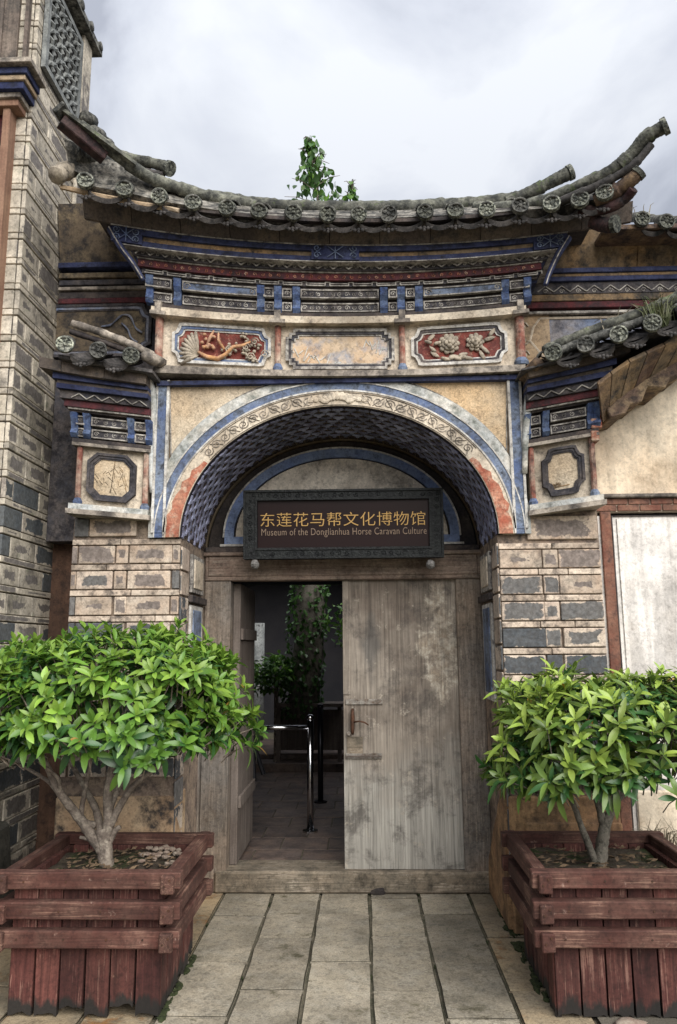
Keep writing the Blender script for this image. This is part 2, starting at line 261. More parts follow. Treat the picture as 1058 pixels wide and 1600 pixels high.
# ------------------------------------------------------------------ mesh builder
class MB:
    def __init__(s): s.v = []; s.f = []; s.w = None
    def add(s, vs, fs):
        o = len(s.v); s.v += [s.w(Vector(p)) if s.w else Vector(p) for p in vs]; s.f += [tuple(i+o for i in f) for f in fs]; return s
    def box(s, x0, x1, y0, y1, z0, z1, nx=1):
        vs, fs = [], []
        for i in range(nx+1):
            x = x0+(x1-x0)*i/nx; vs += [(x, y0, z0), (x, y1, z0), (x, y1, z1), (x, y0, z1)]
        for i in range(nx):
            a = i*4; b = a+4
            for j in range(4): k = (j+1) % 4; fs.append((a+j, b+j, b+k, a+k))
        fs.append((0, 1, 2, 3)); e = nx*4; fs.append((e+3, e+2, e+1, e)); return s.add(vs, fs)
    def bar(s, a, b, w, h, up=(0, 0, 1)):
        a, b = Vector(a), Vector(b); d = (b-a).normalized(); u = Vector(up); x = d.cross(u)
        if x.length < 1e-4: x = d.cross(Vector((0, 1, 0)))
        x.normalize(); u = x.cross(d)
        vs = [p+x*(w/2*i)+u*(h/2*j) for p in (a, b) for i, j in ((-1, -1), (1, -1), (1, 1), (-1, 1))]
        return s.add(vs, [(3, 2, 1, 0), (4, 5, 6, 7), (0, 1, 5, 4), (1, 2, 6, 5), (2, 3, 7, 6), (3, 0, 4, 7)])
    def tube(s, pts, r, n=6, caps=True, jit=0):
        pts = [Vector(p) for p in pts]; m = len(pts); rr = r if isinstance(r, (list, tuple)) else [r]*m
        vs, fs = [], []; ref = Vector((.13, .2, .97)); px = None
        for i, p in enumerate(pts):
            d = (pts[min(i+1, m-1)]-pts[max(i-1, 0)])
            d = d.normalized() if d.length > 1e-7 else Vector((0, 0, 1))
            x = (px - d*px.dot(d)) if px else d.cross(ref)
            if x.length < 1e-4: x = d.cross(Vector((1, 0, 0)))
            x.normalize(); px = x; y = d.cross(x)
            for k in range(n):
                a = 2*math.pi*k/n; q = rr[i]*(1+(R.uniform(-jit, jit) if jit else 0))
                vs.append(p+x*math.cos(a)*q+y*math.sin(a)*q)
        for i in range(m-1):
            for k in range(n): k2 = (k+1) % n; fs.append((i*n+k, i*n+k2, (i+1)*n+k2, (i+1)*n+k))
        if caps: fs.append(tuple(range(n-1, -1, -1))); fs.append(tuple((m-1)*n+k for k in range(n)))
        return s.add(vs, fs)
    def prism(s, poly, fn, w0, w1, front=True, back=True):   # fn(u, v, w) -> point; w0 is the side facing the viewer
        n = len(poly); vs = [fn(u, v, w0) for u, v in poly]+[fn(u, v, w1) for u, v in poly]
        fs = [(i, i+n, (i+1) % n+n, (i+1) % n) for i in range(n)]
        if front: fs.append(tuple(range(n)))
        if back: fs.append(tuple(range(2*n-1, n-1, -1)))
        return s.add(vs, fs)
    def ring(s, outer, inner, fn, w0, w1):
        n = len(outer); vs = [fn(u, v, w) for w in (w0, w1) for P_ in (outer, inner) for u, v in P_]
        fs = []
        for i in range(n):
            j = (i+1) % n
            fs += [(i, j, n+j, n+i), (2*n+i, 3*n+i, 3*n+j, 2*n+j), (i, 2*n+i, 2*n+j, j), (n+i, n+j, 3*n+j, 3*n+i)]
        return s.add(vs, fs)
    def strip(s, A, B, fn, w0, w1):       # open band between two polylines, given depth
        n = len(A); vs = [fn(u, v, w) for w in (w0, w1) for P_ in (A, B) for u, v in P_]; fs = []
        for i in range(n-1):
            j = i+1; fs += [(i, j, n+j, n+i), (2*n+i, 3*n+i, 3*n+j, 2*n+j), (i, 2*n+i, 2*n+j, j), (n+i, n+j, 3*n+j, 3*n+i)]
        fs += [(0, n, 3*n, 2*n), (n-1, 3*n-1, 4*n-1, 2*n-1)]
        return s.add(vs, fs)
    def blob(s, c, rx, ry, rz, rot=None, n=6, m=4, jit=0):
        c = Vector(c); vs = [(0, 0, 1)]; 
        for j in range(1, m):
            t = math.pi*j/m
            for k in range(n):
                a = 2*math.pi*k/n; q = 1+R.uniform(-jit, jit); vs.append((math.sin(t)*math.cos(a)*q, math.sin(t)*math.sin(a)*q, math.cos(t)*q))
        vs.append((0, 0, -1)); fs = [(0, 1+k, 1+(k+1) % n) for k in range(n)]
        for j in range(m-2):
            for k in range(n): a = 1+j*n+k; b = 1+j*n+(k+1) % n; fs.append((a, a+n, b+n, b))
        e = len(vs)-1; o = 1+(m-2)*n; fs += [(e, o+(k+1) % n, o+k) for k in range(n)]
        out = []
        for p in vs:
            q = Vector((p[0]*rx, p[1]*ry, p[2]*rz)); out.append(c+(rot @ q if rot else q))
        return s.add(out, fs)
    def mesh(s, name, m, smooth=False, bevel=0):
        me = bpy.data.meshes.new(name); me.from_pydata([tuple(p) for p in s.v], [], s.f); 
        bm = bmesh.new(); bm.from_mesh(me); bmesh.ops.recalc_face_normals(bm, faces=bm.faces)
        if bevel: bmesh.ops.bevel(bm, geom=bm.edges[:], offset=bevel, segments=1, affect='EDGES', clamp_overlap=True)
        bm.to_mesh(me); bm.free(); me.materials.append(m)
        if smooth: me.polygons.foreach_set('use_smooth', [True]*len(me.polygons))
        return me
    def build(s, name, m, parent=None, smooth=False, bevel=0, label=None, kind=None, cat=None, group=None):
        return link(name, s.mesh(name, m, smooth, bevel), parent, label=label, kind=kind, cat=cat, group=group)
TINY = ('band_scroll', 'panel_scroll', 'ink_stroke', 'zigzag_line', 'key_fret', 'cartouche_scroll', 'frame_carving', 'scroll_ornament', 'lattice_carving', 'carving', 'flower_relief')
def link(name, data, parent=None, mw=None, label=None, kind=None, cat=None, group=None):
    while parent is not None and parent.parent is not None and parent.parent.parent is not None: parent = parent.parent
    if name in TINY: kind = 'stuff'
    o = bpy.data.objects.new(name, data); COL.objects.link(o)
    if parent is not None: o.parent = parent
    if mw is not None: o.matrix_local = mw
    for k, v in (('label', label), ('kind', kind), ('category', cat), ('group', group)):
        if v: o[k] = v
    return o
def empty(name, label=None, cat=None, group=None, parent=None):
    return link(name, None, parent, label=label, cat=cat, group=group)
_pc = {}
def piece(name, parent, m, x0, x1, y0, y1, z0, z1, bevel=.004, tilt=.0, warp=None):
    d = (round(x1-x0, 3), round(y1-y0, 3), round(z1-z0, 3), m.name, bevel)
    if d not in _pc:
        _pc[d] = MB().box(-d[0]/2, d[0]/2, -d[1]/2, d[1]/2, -d[2]/2, d[2]/2).mesh(name, m, bevel=bevel)
    c = Vector(((x0+x1)/2, (y0+y1)/2, (z0+z1)/2)); 
    rot = Euler((R.uniform(-tilt, tilt), R.uniform(-tilt, tilt), R.uniform(-tilt, tilt))).to_matrix().to_4x4()
    return link(name, _pc[d], parent, Matrix.Translation(c) @ rot)
def inset_poly(p, d):    # shrink towards the centre
    cx = sum(a for a, _ in p)/len(p); cy = sum(b for _, b in p)/len(p)
    w = max(a for a, _ in p)-cx; h = max(b for _, b in p)-cy
    return [(cx+(a-cx)*(1-d/w), cy+(b-cy)*(1-d/h)) for a, b in p]
def notched(x0, x1, z0, z1, c, kind='notch'):
    if kind == 'oct': k = [(0, c), (c, 0)]
    elif kind == 'step': k = [(0, 2*c), (c*.8, 2*c), (c*.8, c), (c*1.7, c), (c*1.7, 0)]
    else: k = [(0, c*1.25), (c*.45, c), (c*.7, c*.5), (c*.8, c*.1), (c*1.3, 0)]
    P_ = [(x0+a, z0+b) for a, b in k]
    P_ += [(x1-a, z0+b) for a, b in reversed(k)]
    P_ += [(x1-a, z1-b) for a, b in k]
    P_ += [(x0+a, z1-b) for a, b in reversed(k)]
    return P_
def scroll(mb, u, v, r, fn, w, t=.004, turns=1.4, flip=1, start=0, n=10):
    pts = []
    for i in range(n+1):
        a = start+flip*turns*2*math.pi*i/n; q = r*(1-.85*i/n); pts.append(fn(u+q*math.cos(a), v+q*math.sin(a), w))
    mb.tube(pts, t, 3)

def dens(P_, k=4):
    out = []
    for i in range(len(P_)-1):
        p0, p1, p2, p3 = P_[max(i-1, 0)], P_[i], P_[i+1], P_[min(i+2, len(P_)-1)]
        for j in range(k):
            t = j/k; out.append(.5*((2*p1)+(p2-p0)*t+(2*p0-5*p1+4*p2-p3)*t*t+(3*p1-p0-3*p2+p3)*t*t*t))
    out.append(P_[-1]); return out

# ================================================================== SETTING
MB().box(-90, 90, -90, 90, -.09, -.06).build('ground', M['ground'], kind='structure')
pave = MB().box(-4, 4, -1, 5.5, -.058, -.014).build('pavement', M['joint'], kind='structure')
Yz = lambda py: atz(578, py).y
cols = [(-3.0, -2.5, [], 'g'), (-2.5, -2.0, [], 'g'), (-2.0, -1.6, [], 't'), (-1.6, -1.25, [], 't'),
        (-1.25, -.93, [Yz(1500)-.1, Yz(1560)], 't'), (-.93, -.607, [Yz(1430), Yz(1503), Yz(1590)], 'g'), (-.607, -.293, [Yz(1402), Yz(1466), Yz(1548)], 'g'),
        (-.293, .026, [Yz(1428), Yz(1502), Yz(1600)], 'g'), (.026, .345, [Yz(1402), Yz(1461), Yz(1546)], 'g'), (.345, .668, [Yz(1427), Yz(1503), Yz(1590)], 'g'),
        (.668, .99, [Yz(1463), Yz(1545)], 't'), (.99, 1.35, [], 't'), (1.35, 1.75, [], 't'), (1.75, 2.3, [], 'g'), (2.3, 3.0, [], 'g')]
moss = MB()
for x0, x1, js, kd in cols:
    ys = [5.405]+sorted(js, reverse=True)
    while ys[-1] > .2: ys.append(ys[-1]-R.uniform(.55, .75))
    for a, b in zip(ys[:-1], ys[1:]):
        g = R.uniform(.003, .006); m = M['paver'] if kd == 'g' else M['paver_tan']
        if x0 > .6 and a < 4.55 : m = M['paver_dark'] if (x0 > .9 or a < 3.9) else m  # darker slabs in the right columns
        mb = MB(); n = 4
        zz = R.uniform(-.006, .004)
        # slightly uneven edges
        loop = []
        for i in range(n): loop.append((x0+g+(x1-x0-2*g)*i/n, b+g+R.uniform(-.0045, .0045)))
        for i in range(n): loop.append((x1-g+R.uniform(-.0045, .0045), b+g+(a-b-2*g)*i/n))
        for i in range(n): loop.append((x1-g-(x1-x0-2*g)*i/n, a-g+R.uniform(-.0045, .0045)))
        for i in range(n): loop.append((x0+g+R.uniform(-.0045, .0045), a-g-(a-b-2*g)*i/n))
        mb.prism(loop, lambda u, v, w: Vector((u, v, w)), zz-.045, zz-.006, back=False)
        mb.prism(inset_poly(loop, .006), lambda u, v, w: Vector((u, v, w)), zz-.0062, zz)
        mb.build('paving_stone', m, pave)
        for i in range(3):
            if R.random() < .2: moss.blob((x1+R.uniform(-.006, .006), R.uniform(b, a), -.006), R.uniform(.004, .01), R.uniform(.02, .08), .009, n=5, m=3, jit=.3)
for i in range(46): moss.blob((R.uniform(-1.0, .82), 5.395+R.uniform(-.012, .006), 0), R.uniform(.01, .05), .014, R.uniform(.004, .014), n=5, m=3, jit=.4)
for i in range(34): moss.blob((R.uniform(-.912, -.895), R.uniform(3.62, 4.35), 0), R.uniform(.008, .022), R.uniform(.015, .04), .01, n=6, m=3, jit=.4)
for i in range(60): moss.blob((R.uniform(.8, .86), R.uniform(3.8, 5.1), 0), R.uniform(.01, .03), R.uniform(.02, .06), .012, n=5, m=3, jit=.4)
moss.build('moss', M['moss'], kind='stuff', label='green moss growing in the joints of the paving')
# inner floor
inner = MB().box(-4, 3, 5.66, 14, -.03, .095).build('inner_floor', M['joint'], kind='structure')
yy = 5.7; rr = 0
while yy < 9.5:
    x = -1.72 + (.0 if rr % 2 else -.18)
    while x < 1.2:
        piece('floor_tile', inner, M['inner_tile'], x+.004, x+.356, yy+.004, yy+.356, .08, .1+R.uniform(-.001, .003), .004); x += .36
    yy += .36; rr += 1
piece('step', inner, M['inner_tile'], -3.0, 2.2, 9.62, 10.0, .096, .2, .006)
piece('step', inner, M['inner_tile'], -3.0, 2.2, 10.0, 11.6, .096, .26, .006)

# ================================================================== GATEWAY
gate = empty('gateway', 'ornate arched gateway with painted plaster and curved grey tiled roof', 'gateway')
XC = -.14; YF = 4.65; ZS = 2.27; AR, BR = .978, .825; YD = 5.38
def lerp(t, tab):
    if t <= tab[0][0]: return tab[0][1]
    for (a, p), (b, q) in zip(tab, tab[1:]):
        if t <= b: return p+(q-p)*(t-a)/(b-a)
    return tab[-1][1]
def lift(x, z):
    d = x-XC; k = lerp(z, [(3.2, .0), (3.3, .028), (3.7, .055), (4.08, .055), (4.2, .07)]); s = lerp(z, [(3.2, 0), (3.3, -.018), (3.7, -.02), (4.08, -.045), (4.2, -.052)])
    return k*d*d+s*d
W = lambda p: Vector((p.x, p.y, p.z+lift(p.x, p.z)))
ident = lambda u, v, w: Vector((u, w, v))
def arc(a, b, n=40, t0=0, t1=math.pi): return [(XC-a*math.cos(t0+(t1-t0)*i/n), ZS+b*math.sin(t0+(t1-t0)*i/n)) for i in range(n+1)]

# ---- wall body with arch opening (front wall, spandrels)
mb = MB(); A = arc(AR, BR, 48)
topz = 3.30
outer = [(XC-1.16+2.32*i/48, topz) for i in range(49)]
mb.strip(A, outer, ident, YF+.012, YD+.1)
wall = mb.build('spandrel_wall', M['plaster'], gate)
# spandrel panels, recessed colour fields bounded by the arch band
def spandrel(side, m):
    t = [rad(8+ (80-8)*i/20) for i in range(21)]
    a2, b2 = AR+.235, BR+.235
    P1 = [(XC+side*a2*math.cos(q), ZS+b2*math.sin(q)) for q in t]
    P1 = [(x, min(z, 3.27)) for x, z in P1 if abs(x-XC) < 1.075]
    xo = XC+side*1.075
    poly = P1+[(P1[-1][0], 3.275), (xo, 3.275)]
    mb = MB(); mb.prism(poly, ident, YF-.004, YF+.02); o = mb.build('spandrel_panel', m, gate, label=None)
    ln = MB(); ln.w = None
    pts = [ident(u, v, YF-.006) for u, v in poly]+[ident(*poly[0], YF-.006)]
    ln.tube(pts, .005, 4); ln.build('panel_outline', M['line'], o)
spandrel(-1, M['spandrel_l']); spandrel(1, M['spandrel_r'])
for sd_ in (-1, 1):
    x = XC+sd_*1.115; mb = MB(); mb.box(min(x-.028, x+.028), max(x-.028, x+.028), YF-.03, YF+.05, 2.3, 3.285); o = mb.build('edge_strip', M['blue'], gate)
    for q in (-.036, .036): MB().box(x+q-.008, x+q+.008, YF-.036, YF+.05, 2.3, 3.285).build('edge_line', M['white'], o)
# ---- archivolt bands
arch = MB().strip(arc(AR+.002, BR+.002, 56), arc(AR+.098, BR+.098, 56), ident, YF-.03, YF+.03).build('arch', M['cream'], gate)
MB().strip(arc(AR+.098, BR+.098, 56), arc(AR+.108, BR+.108, 56), ident, YF-.036, YF+.03).build('white_line', M['white'], arch)
MB().strip(arc(AR+.108, BR+.108, 56), arc(AR+.16, BR+.158, 56), ident, YF-.026, YF+.03).build('blue_band', M['blue'], arch)
MB().strip(arc(AR+.16, BR+.158, 56), arc(AR+.168, BR+.166, 56), ident, YF-.032, YF+.03).build('white_line', M['white'], arch)
g1 = arc(AR+.168, BR+.166, 56); g2 = []
for i in range(57):
    t = math.pi*i/56; e = .032+.034*abs(math.sin(2*t))**1.2; g2.append((XC-(AR+.168+e)*math.cos(t), ZS+(BR+.166+e)*math.sin(t)))
MB().strip(g1, g2, ident, YF-.02, YF+.03).build('grey_band', M['haze_blue'], arch)
# worn red feet of the arch band
def redtop(s_):
    out = []
    for i in range(13):
        f = i/12 if not s_ else 1-i/12
        q = .088-.055*f**2.2+(.012*math.sin(i*2.6) if .2 < f < .95 else 0); t = rad(34)*i/12 if not s_ else rad(146)+(math.pi-rad(146))*i/12
        out.append((XC-(AR+q)*math.cos(t), ZS+(BR+q)*math.sin(t)))
    return out
for s_ in (0, 1):
    t0, t1 = (0, rad(34)) if not s_ else (rad(146), math.pi)
    MB().strip(arc(AR+.006, BR+.006, 12, t0, t1), redtop(s_), ident, YF-.0335, YF-.02).build('red_foot', M['red_plaster'], arch)
# scroll ornament on the cream band
mb = MB()
def ab(t, q): return (XC-(AR+q)*math.cos(t), ZS+(BR+q)*math.sin(t))
afn = lambda u, v, w: Vector((*[ab(u, v)[0]], w, ab(u, v)[1]))
for i in range(26):
    t = rad(36+108*(i+.5)/26)
    if abs(t-math.pi/2) < .12: continue
    fl = 1 if i % 2 else -1
    pts = []
    for k in range(13):
        a = 1.5*2*math.pi*k/12*fl; q = .032*(1-.8*k/12); pts.append(afn(t+q*math.cos(a)/.9, .05+q*math.sin(a), YF-.033))
    mb.tube(pts, .0032, 3)
    mb.tube([afn(t-.03, .02+.06*(i % 2), YF-.033), afn(t, .05, YF-.035), afn(t+.03, .08-.06*(i % 2), YF-.033)], .003, 3)
mb.tube([afn(rad(36+108*i/60), .008, YF-.033) for i in range(61)], .003, 3); mb.tube([afn(rad(36+108*i/60), .088, YF-.033) for i in range(61)], .003, 3)
mb.build('scroll_ornament', M['ledge'], arch)
mb = MB()
for q in range(-4, 5):
    a = q*rad(20); c = Vector((XC+.062*math.sin(a)*1.3, YF-.037, ZS+BR+.03+.036*math.cos(a)))
    mb.blob(c, .022, .008, .03, Matrix.Rotation(-a, 3, 'Y').inverted() if False else Matrix.Rotation(a, 3, 'Y'), 7, 4)
for s_ in (-1, 1):
    for q in range(3): mb.blob((XC+s_*(.1+.035*q), YF-.035, ZS+BR+.045-.003*q), .02, .007, .018, None, 7, 4)
mb.build('flower_relief', M['cream'], arch)
# ---- vault (intrados) with slate pieces
va = MB().strip(arc(AR, BR, 48), arc(AR+.03, BR+.03, 48), ident, YF-.02, YD+.02).build('vault', M['vault_bed'], gate)
y3 = MB()
def arm(a, l, w): c, s_ = math.cos(a), math.sin(a); return [(c*l-s_*w, s_*l+c*w), (c*l+s_*w, s_*l-c*w)]
poly = []
for k in range(3):
    a = math.pi/2+k*2*math.pi/3; b_ = a+math.pi/3
    p = arm(a, .034, .0088); poly += [p[1], p[0]]; poly.append((math.cos(b_)*.0145, math.sin(b_)*.0145))
y3.prism(poly, lambda u, v, w: Vector((u*1.15, v*1.2, w)), .009, 0)
yme = y3.mesh('vault_tile', M['vault'])
nr, na = 8, 37
for j in range(nr):
    for i in range(na):
        t = math.pi*(i+.5+(.5 if j % 2 else 0))/na
        if t > math.pi*.995: continue
        y = YF+.045+j*(.67/nr)
        p = Vector((XC-AR*math.cos(t), y, ZS+BR*math.sin(t))); nrm = Vector((math.cos(t)/AR, 0, -math.sin(t)/BR)).normalized(); nrm = Vector((-(-math.cos(t)/AR), 0, -math.sin(t)/BR)).normalized()
        tan = Vector((AR*math.sin(t), 0, BR*math.cos(t))).normalized()
        dep = Vector((0, 1, 0))
        mw = Matrix(((tan.x, dep.x, nrm.x, p.x), (tan.y, dep.y, nrm.y, p.y), (tan.z, dep.z, nrm.z, p.z), (0, 0, 0, 1)))
        link('vault_tile', yme, va, mw @ Matrix.Rotation(R.uniform(-.09, .09)+(math.pi if False else 0), 4, 'Z') @ Matrix.Scale(1.0, 4))
# ---- tympanum
tp = MB().prism(arc(AR-.02, BR-.02, 40)+[], ident, YD+.03, YD+.08).build('tympanum', M['black'], gate)
ZT = 2.375
def tarc(a, b, n=36): return [(XC-a*math.cos(math.pi*i/n), ZT+b*math.sin(math.pi*i/n)) for i in range(n+1)]
MB().prism(tarc(.76, .57), ident, YD+.012, YD+.035).build('tympanum_panel', M['tymp'], tp)
MB().strip(tarc(.775, .58), tarc(.84, .645), ident, YD+.004, YD+.035).build('blue_border', M['tymp_blue'], tp)
MB().box(XC-.84, XC+.84, YD+.006, YD+.035, ZT-.05, ZT+.004).build('blue_border', M['tymp_blue'], tp)
MB().strip(tarc(.84, .645), tarc(.852, .657), ident, YD, YD+.035).build('white_line', M['white'], tp)
MB().box(XC-.87, XC+.87, YD, YD+.035, ZT-.066, ZT-.05).build('white_line', M['white'], tp)
# dark beam below
MB().box(XC-.97, XC+.97, YD-.03, YD+.06, 2.262, 2.3).build('dark_beam', M['dark'], gate, bevel=.005)

# ---- piers of coursed blocks
def courses(pier, xs0, xs1, y, ztop, zbot, tall, thin, seed, lay, mats, d=.03):
    rr = random.Random(seed); z = ztop; i = 0
    while z-tall > zbot:
        # thin course
        cuts = sorted([xs0, xs1]+[xs0+(xs1-xs0)*(q+rr.uniform(-.1, .1)) for q in ((.3, .75) if i % 2 else (.5,))])
        for a, b in zip(cuts, cuts[1:]): piece('thin_brick', pier, M['thin'], a+.0025, b-.0025, y, y+d, z-thin+.003, z-.003, .003, .003)
        z -= thin
        for (a, b) in lay:
            j = rr.uniform(-.006, .006)
            piece('brick', pier, mats(z, rr), xs0+(xs1-xs0)*a+.004+(j if a > 0 else 0), xs0+(xs1-xs0)*b-.004+(j if b < 1 else 0), y-rr.uniform(0, .004), y+d, z-tall+.004, z-.004, .004, .003)
        z -= tall; i += 1
def pm(z, rr):
    q = rr.random()
    if z > 2.12: return M['block']
    if z > 1.85: return M['block_worn'] if q < .45 else M['block']
    return M['block_dark'] if q < .7 else M['block_worn']
XL0, XL1 = -1.80, -1.118; XR0, XR1 = .838, 1.455
pl = MB().box(XL0, XL1, YF+.02, YD+.3, 0, 2.46).build('pier', M['mortar'], gate)
courses(pl, XL0, XL1+.0, YF, 2.268, .75, .118, .04, 3, [(0, .06), (.06, .4), (.4, .52), (.52, .92), (.92, 1)], lambda z, rr: M['block'] if z > 1.85 and rr.random() < .75 else (M['block_worn'] if z > 1.8 else M['block_dark']))
piece('brick', pl, M['block_worn'], XL0+.01, XL0+.1, YF, YF+.03, 2.285, 2.395, .004)
piece('brick', pl, M['block'], XL0+.105, XL0+.4, YF, YF+.03, 2.285, 2.395, .004)
pr = MB().box(XR0, XR1, YF+.02, YD+.3, 0, 2.42).build('pier', M['mortar'], gate)
courses(pr, XR0, XR1, YF, 2.215, .75, .118, .04, 5, [(0, .42), (.42, .58), (.58, 1)], pm)
piece('brick', pr, M['block'], XR0+.18, XR1-.01, YF, YF+.03, 2.235, 2.38, .004)
# reveals of the piers: coursed edge, small panel, blue strip
for sd_, pr_, xe in ((-1, pl, XL1), (1, pr, XR0)):
    X = (lambda a, b: (xe, xe+a) if sd_ < 0 else (xe-a, xe))
    z = 2.22; i = 0
    while z > .3:
        x0, x1 = X(.012, 0); piece('brick', pr_, M['block_worn'] if i % 2 else M['block_dark'], x0, x1, YF+.004, YF+.2, z-.145, z-.004, .004); z -= .155; i += 1
    x0, x1 = X(.02, 0); o = MB().box(x0, x1, YF+.26, YF+.62, 1.95, 2.2).build('reveal_panel', M['line'], pr_, bevel=.004)
    x0, x1 = X(.028, 0); MB().box(x0, x1, YF+.31, YF+.57, 1.98, 2.17).build('panel_field', M['cream'], o, bevel=.004)
    x0, x1 = X(.035, 0); MB().box(x0, x1, YF+.22, YF+.68, 1.885, 1.93).build('reveal_beam', M['dark'], pr_, bevel=.004)
    x0, x1 = X(.018, 0); o = MB().box(x0, x1, YF+.26, YF+.62, 1.25, 1.87).build('reveal_panel', M['white'], pr_, bevel=.004)
    x0, x1 = X(.026, 0); MB().box(x0, x1, YF+.31, YF+.55, 1.3, 1.84).build('panel_field', M['blue'], o, bevel=.004)
# pier bases
MB().box(XL0-.01, XL1+.006, YF-.015, YF+.3, 0, .74).build('pier_base', M['base_l'], pl, bevel=.01)
MB().box(XL0+.06, XL1-.22, YF-.03, YF, .5, .53).build('base_moulding', M['ledge'], pl, bevel=.004)
MB().box(XR0-.006, XR1+.01, YF-.015, YF+.3, 0, .74).build('pier_base', M['base_tan'], pr, bevel=.01)
MB().box(XR0+.08, XR1+.012, YF-.03, YF, .52, .6).build('base_moulding', M['base_tan'], pr, bevel=.008)
# ragged broken plaster on the right reveal foot
mb = MB(); pts = [(YF+.02, .02), (YF+.02, .8)]
for i in range(12): pts.append((YF+.06+.055*i+R.uniform(-.01, .01), .78-.048*i+R.uniform(-.025, .02)))
pts.append((YD+.0, .02)); mb.prism(pts, lambda u, v, w: Vector((w, u, v)), XR0-.03, XR0+.01); mb.build('broken_plaster', M['base_tan'], pr)
mb = MB(); pts = [(YF+.02, .02), (YF+.02, .62), (YF+.2, .45), (YF+.33, .4), (YD-.02, .2), (YD-.02, .02)]
mb.prism(pts, lambda u, v, w: Vector((w, u, v)), XL1-.01, XL1+.02); mb.build('broken_plaster', M['base_l'], pl)

# ---- door frame and doors
fr = MB().box(-1.11, .84, YD-.02, YD+.1, 2.062, 2.26).build('door_frame', M['lintel'], gate, bevel=.006)
MB().box(-1.085, .815, YD-.028, YD-.015, 2.09, 2.235).build('lintel_board', M['lintel'], fr, bevel=.008)
MB().box(-1.12, .85, YD-.045, YD+.02, 2.235, 2.262).build('lintel_moulding', M['lintel'], fr, bevel=.005)
MB().box(-1.11, -.925, YD-.01, YD+.12, .0, 2.06).build('jamb', M['jamb'], fr, bevel=.006)
MB().box(-1.145, -1.112, YD-.06, YD+.1, .0, 2.2).build('jamb_trim', M['jamb'], fr, bevel=.006)
MB().box(.66, .84, YD-.01, YD+.12, .0, 2.06).build('jamb', M['jamb'], fr, bevel=.006)
MB().box(.842, .868, YD-.06, YD+.1, .0, 2.2).build('jamb_trim', M['jamb'], fr, bevel=.006)
mb = MB()
mb.box(-1.0, .86, YD-.03, YD+.26, .0, .136, nx=26)
for v in mb.v: v.z += .006*noise.noise(Vector((v.x*3, v.y*2, v.z*9))); v.y += .006*noise.noise(Vector((v.x*4, 3, v.z*9)))
mb.build('threshold', M['threshold'], fr, bevel=.012)
mb = MB(); mb.blob((.09, YD-.03, .015), .05, .01, .025, n=8, m=5, jit=.3); mb.build('knot_hole', M['black'], fr)
# right leaf: boards, closed
MB_DOOR = [(-.135, .06), (.06, .27), (.27, .46), (.46, .66)]
M['door'] = mat('weathered door wood', (.2, .155, .12), (.27, .225, .175), 2.6, grain=2, grain_amt=.5, dirt=(.09, .08, .072), dirt_scale=3.2, dirt_t=.56, dirt_w=.12, dirt_max=.7, fine=.15, dirt2=(.38, .34, .28), dirt2_scale=6, dirt2_t=.7)
M['door_peel'] = mat('peeling pale door wood', (.3, .255, .2), (.17, .13, .1), 6, grain=2, grain_amt=.35, dirt=(.47, .42, .35), dirt_scale=6, dirt_t=.54, dirt_w=.07, dirt_max=.9, fine=.15, dirt2=(.1, .08, .065), dirt2_scale=8, dirt2_t=.62)
M['door_grey'] = mat('bleached grey door foot', (.3, .275, .235), (.22, .2, .18), 4, grain=2, grain_amt=.45, dirt=(.13, .125, .12), dirt_scale=4, dirt_t=.57, dirt_w=.1, fine=.15)
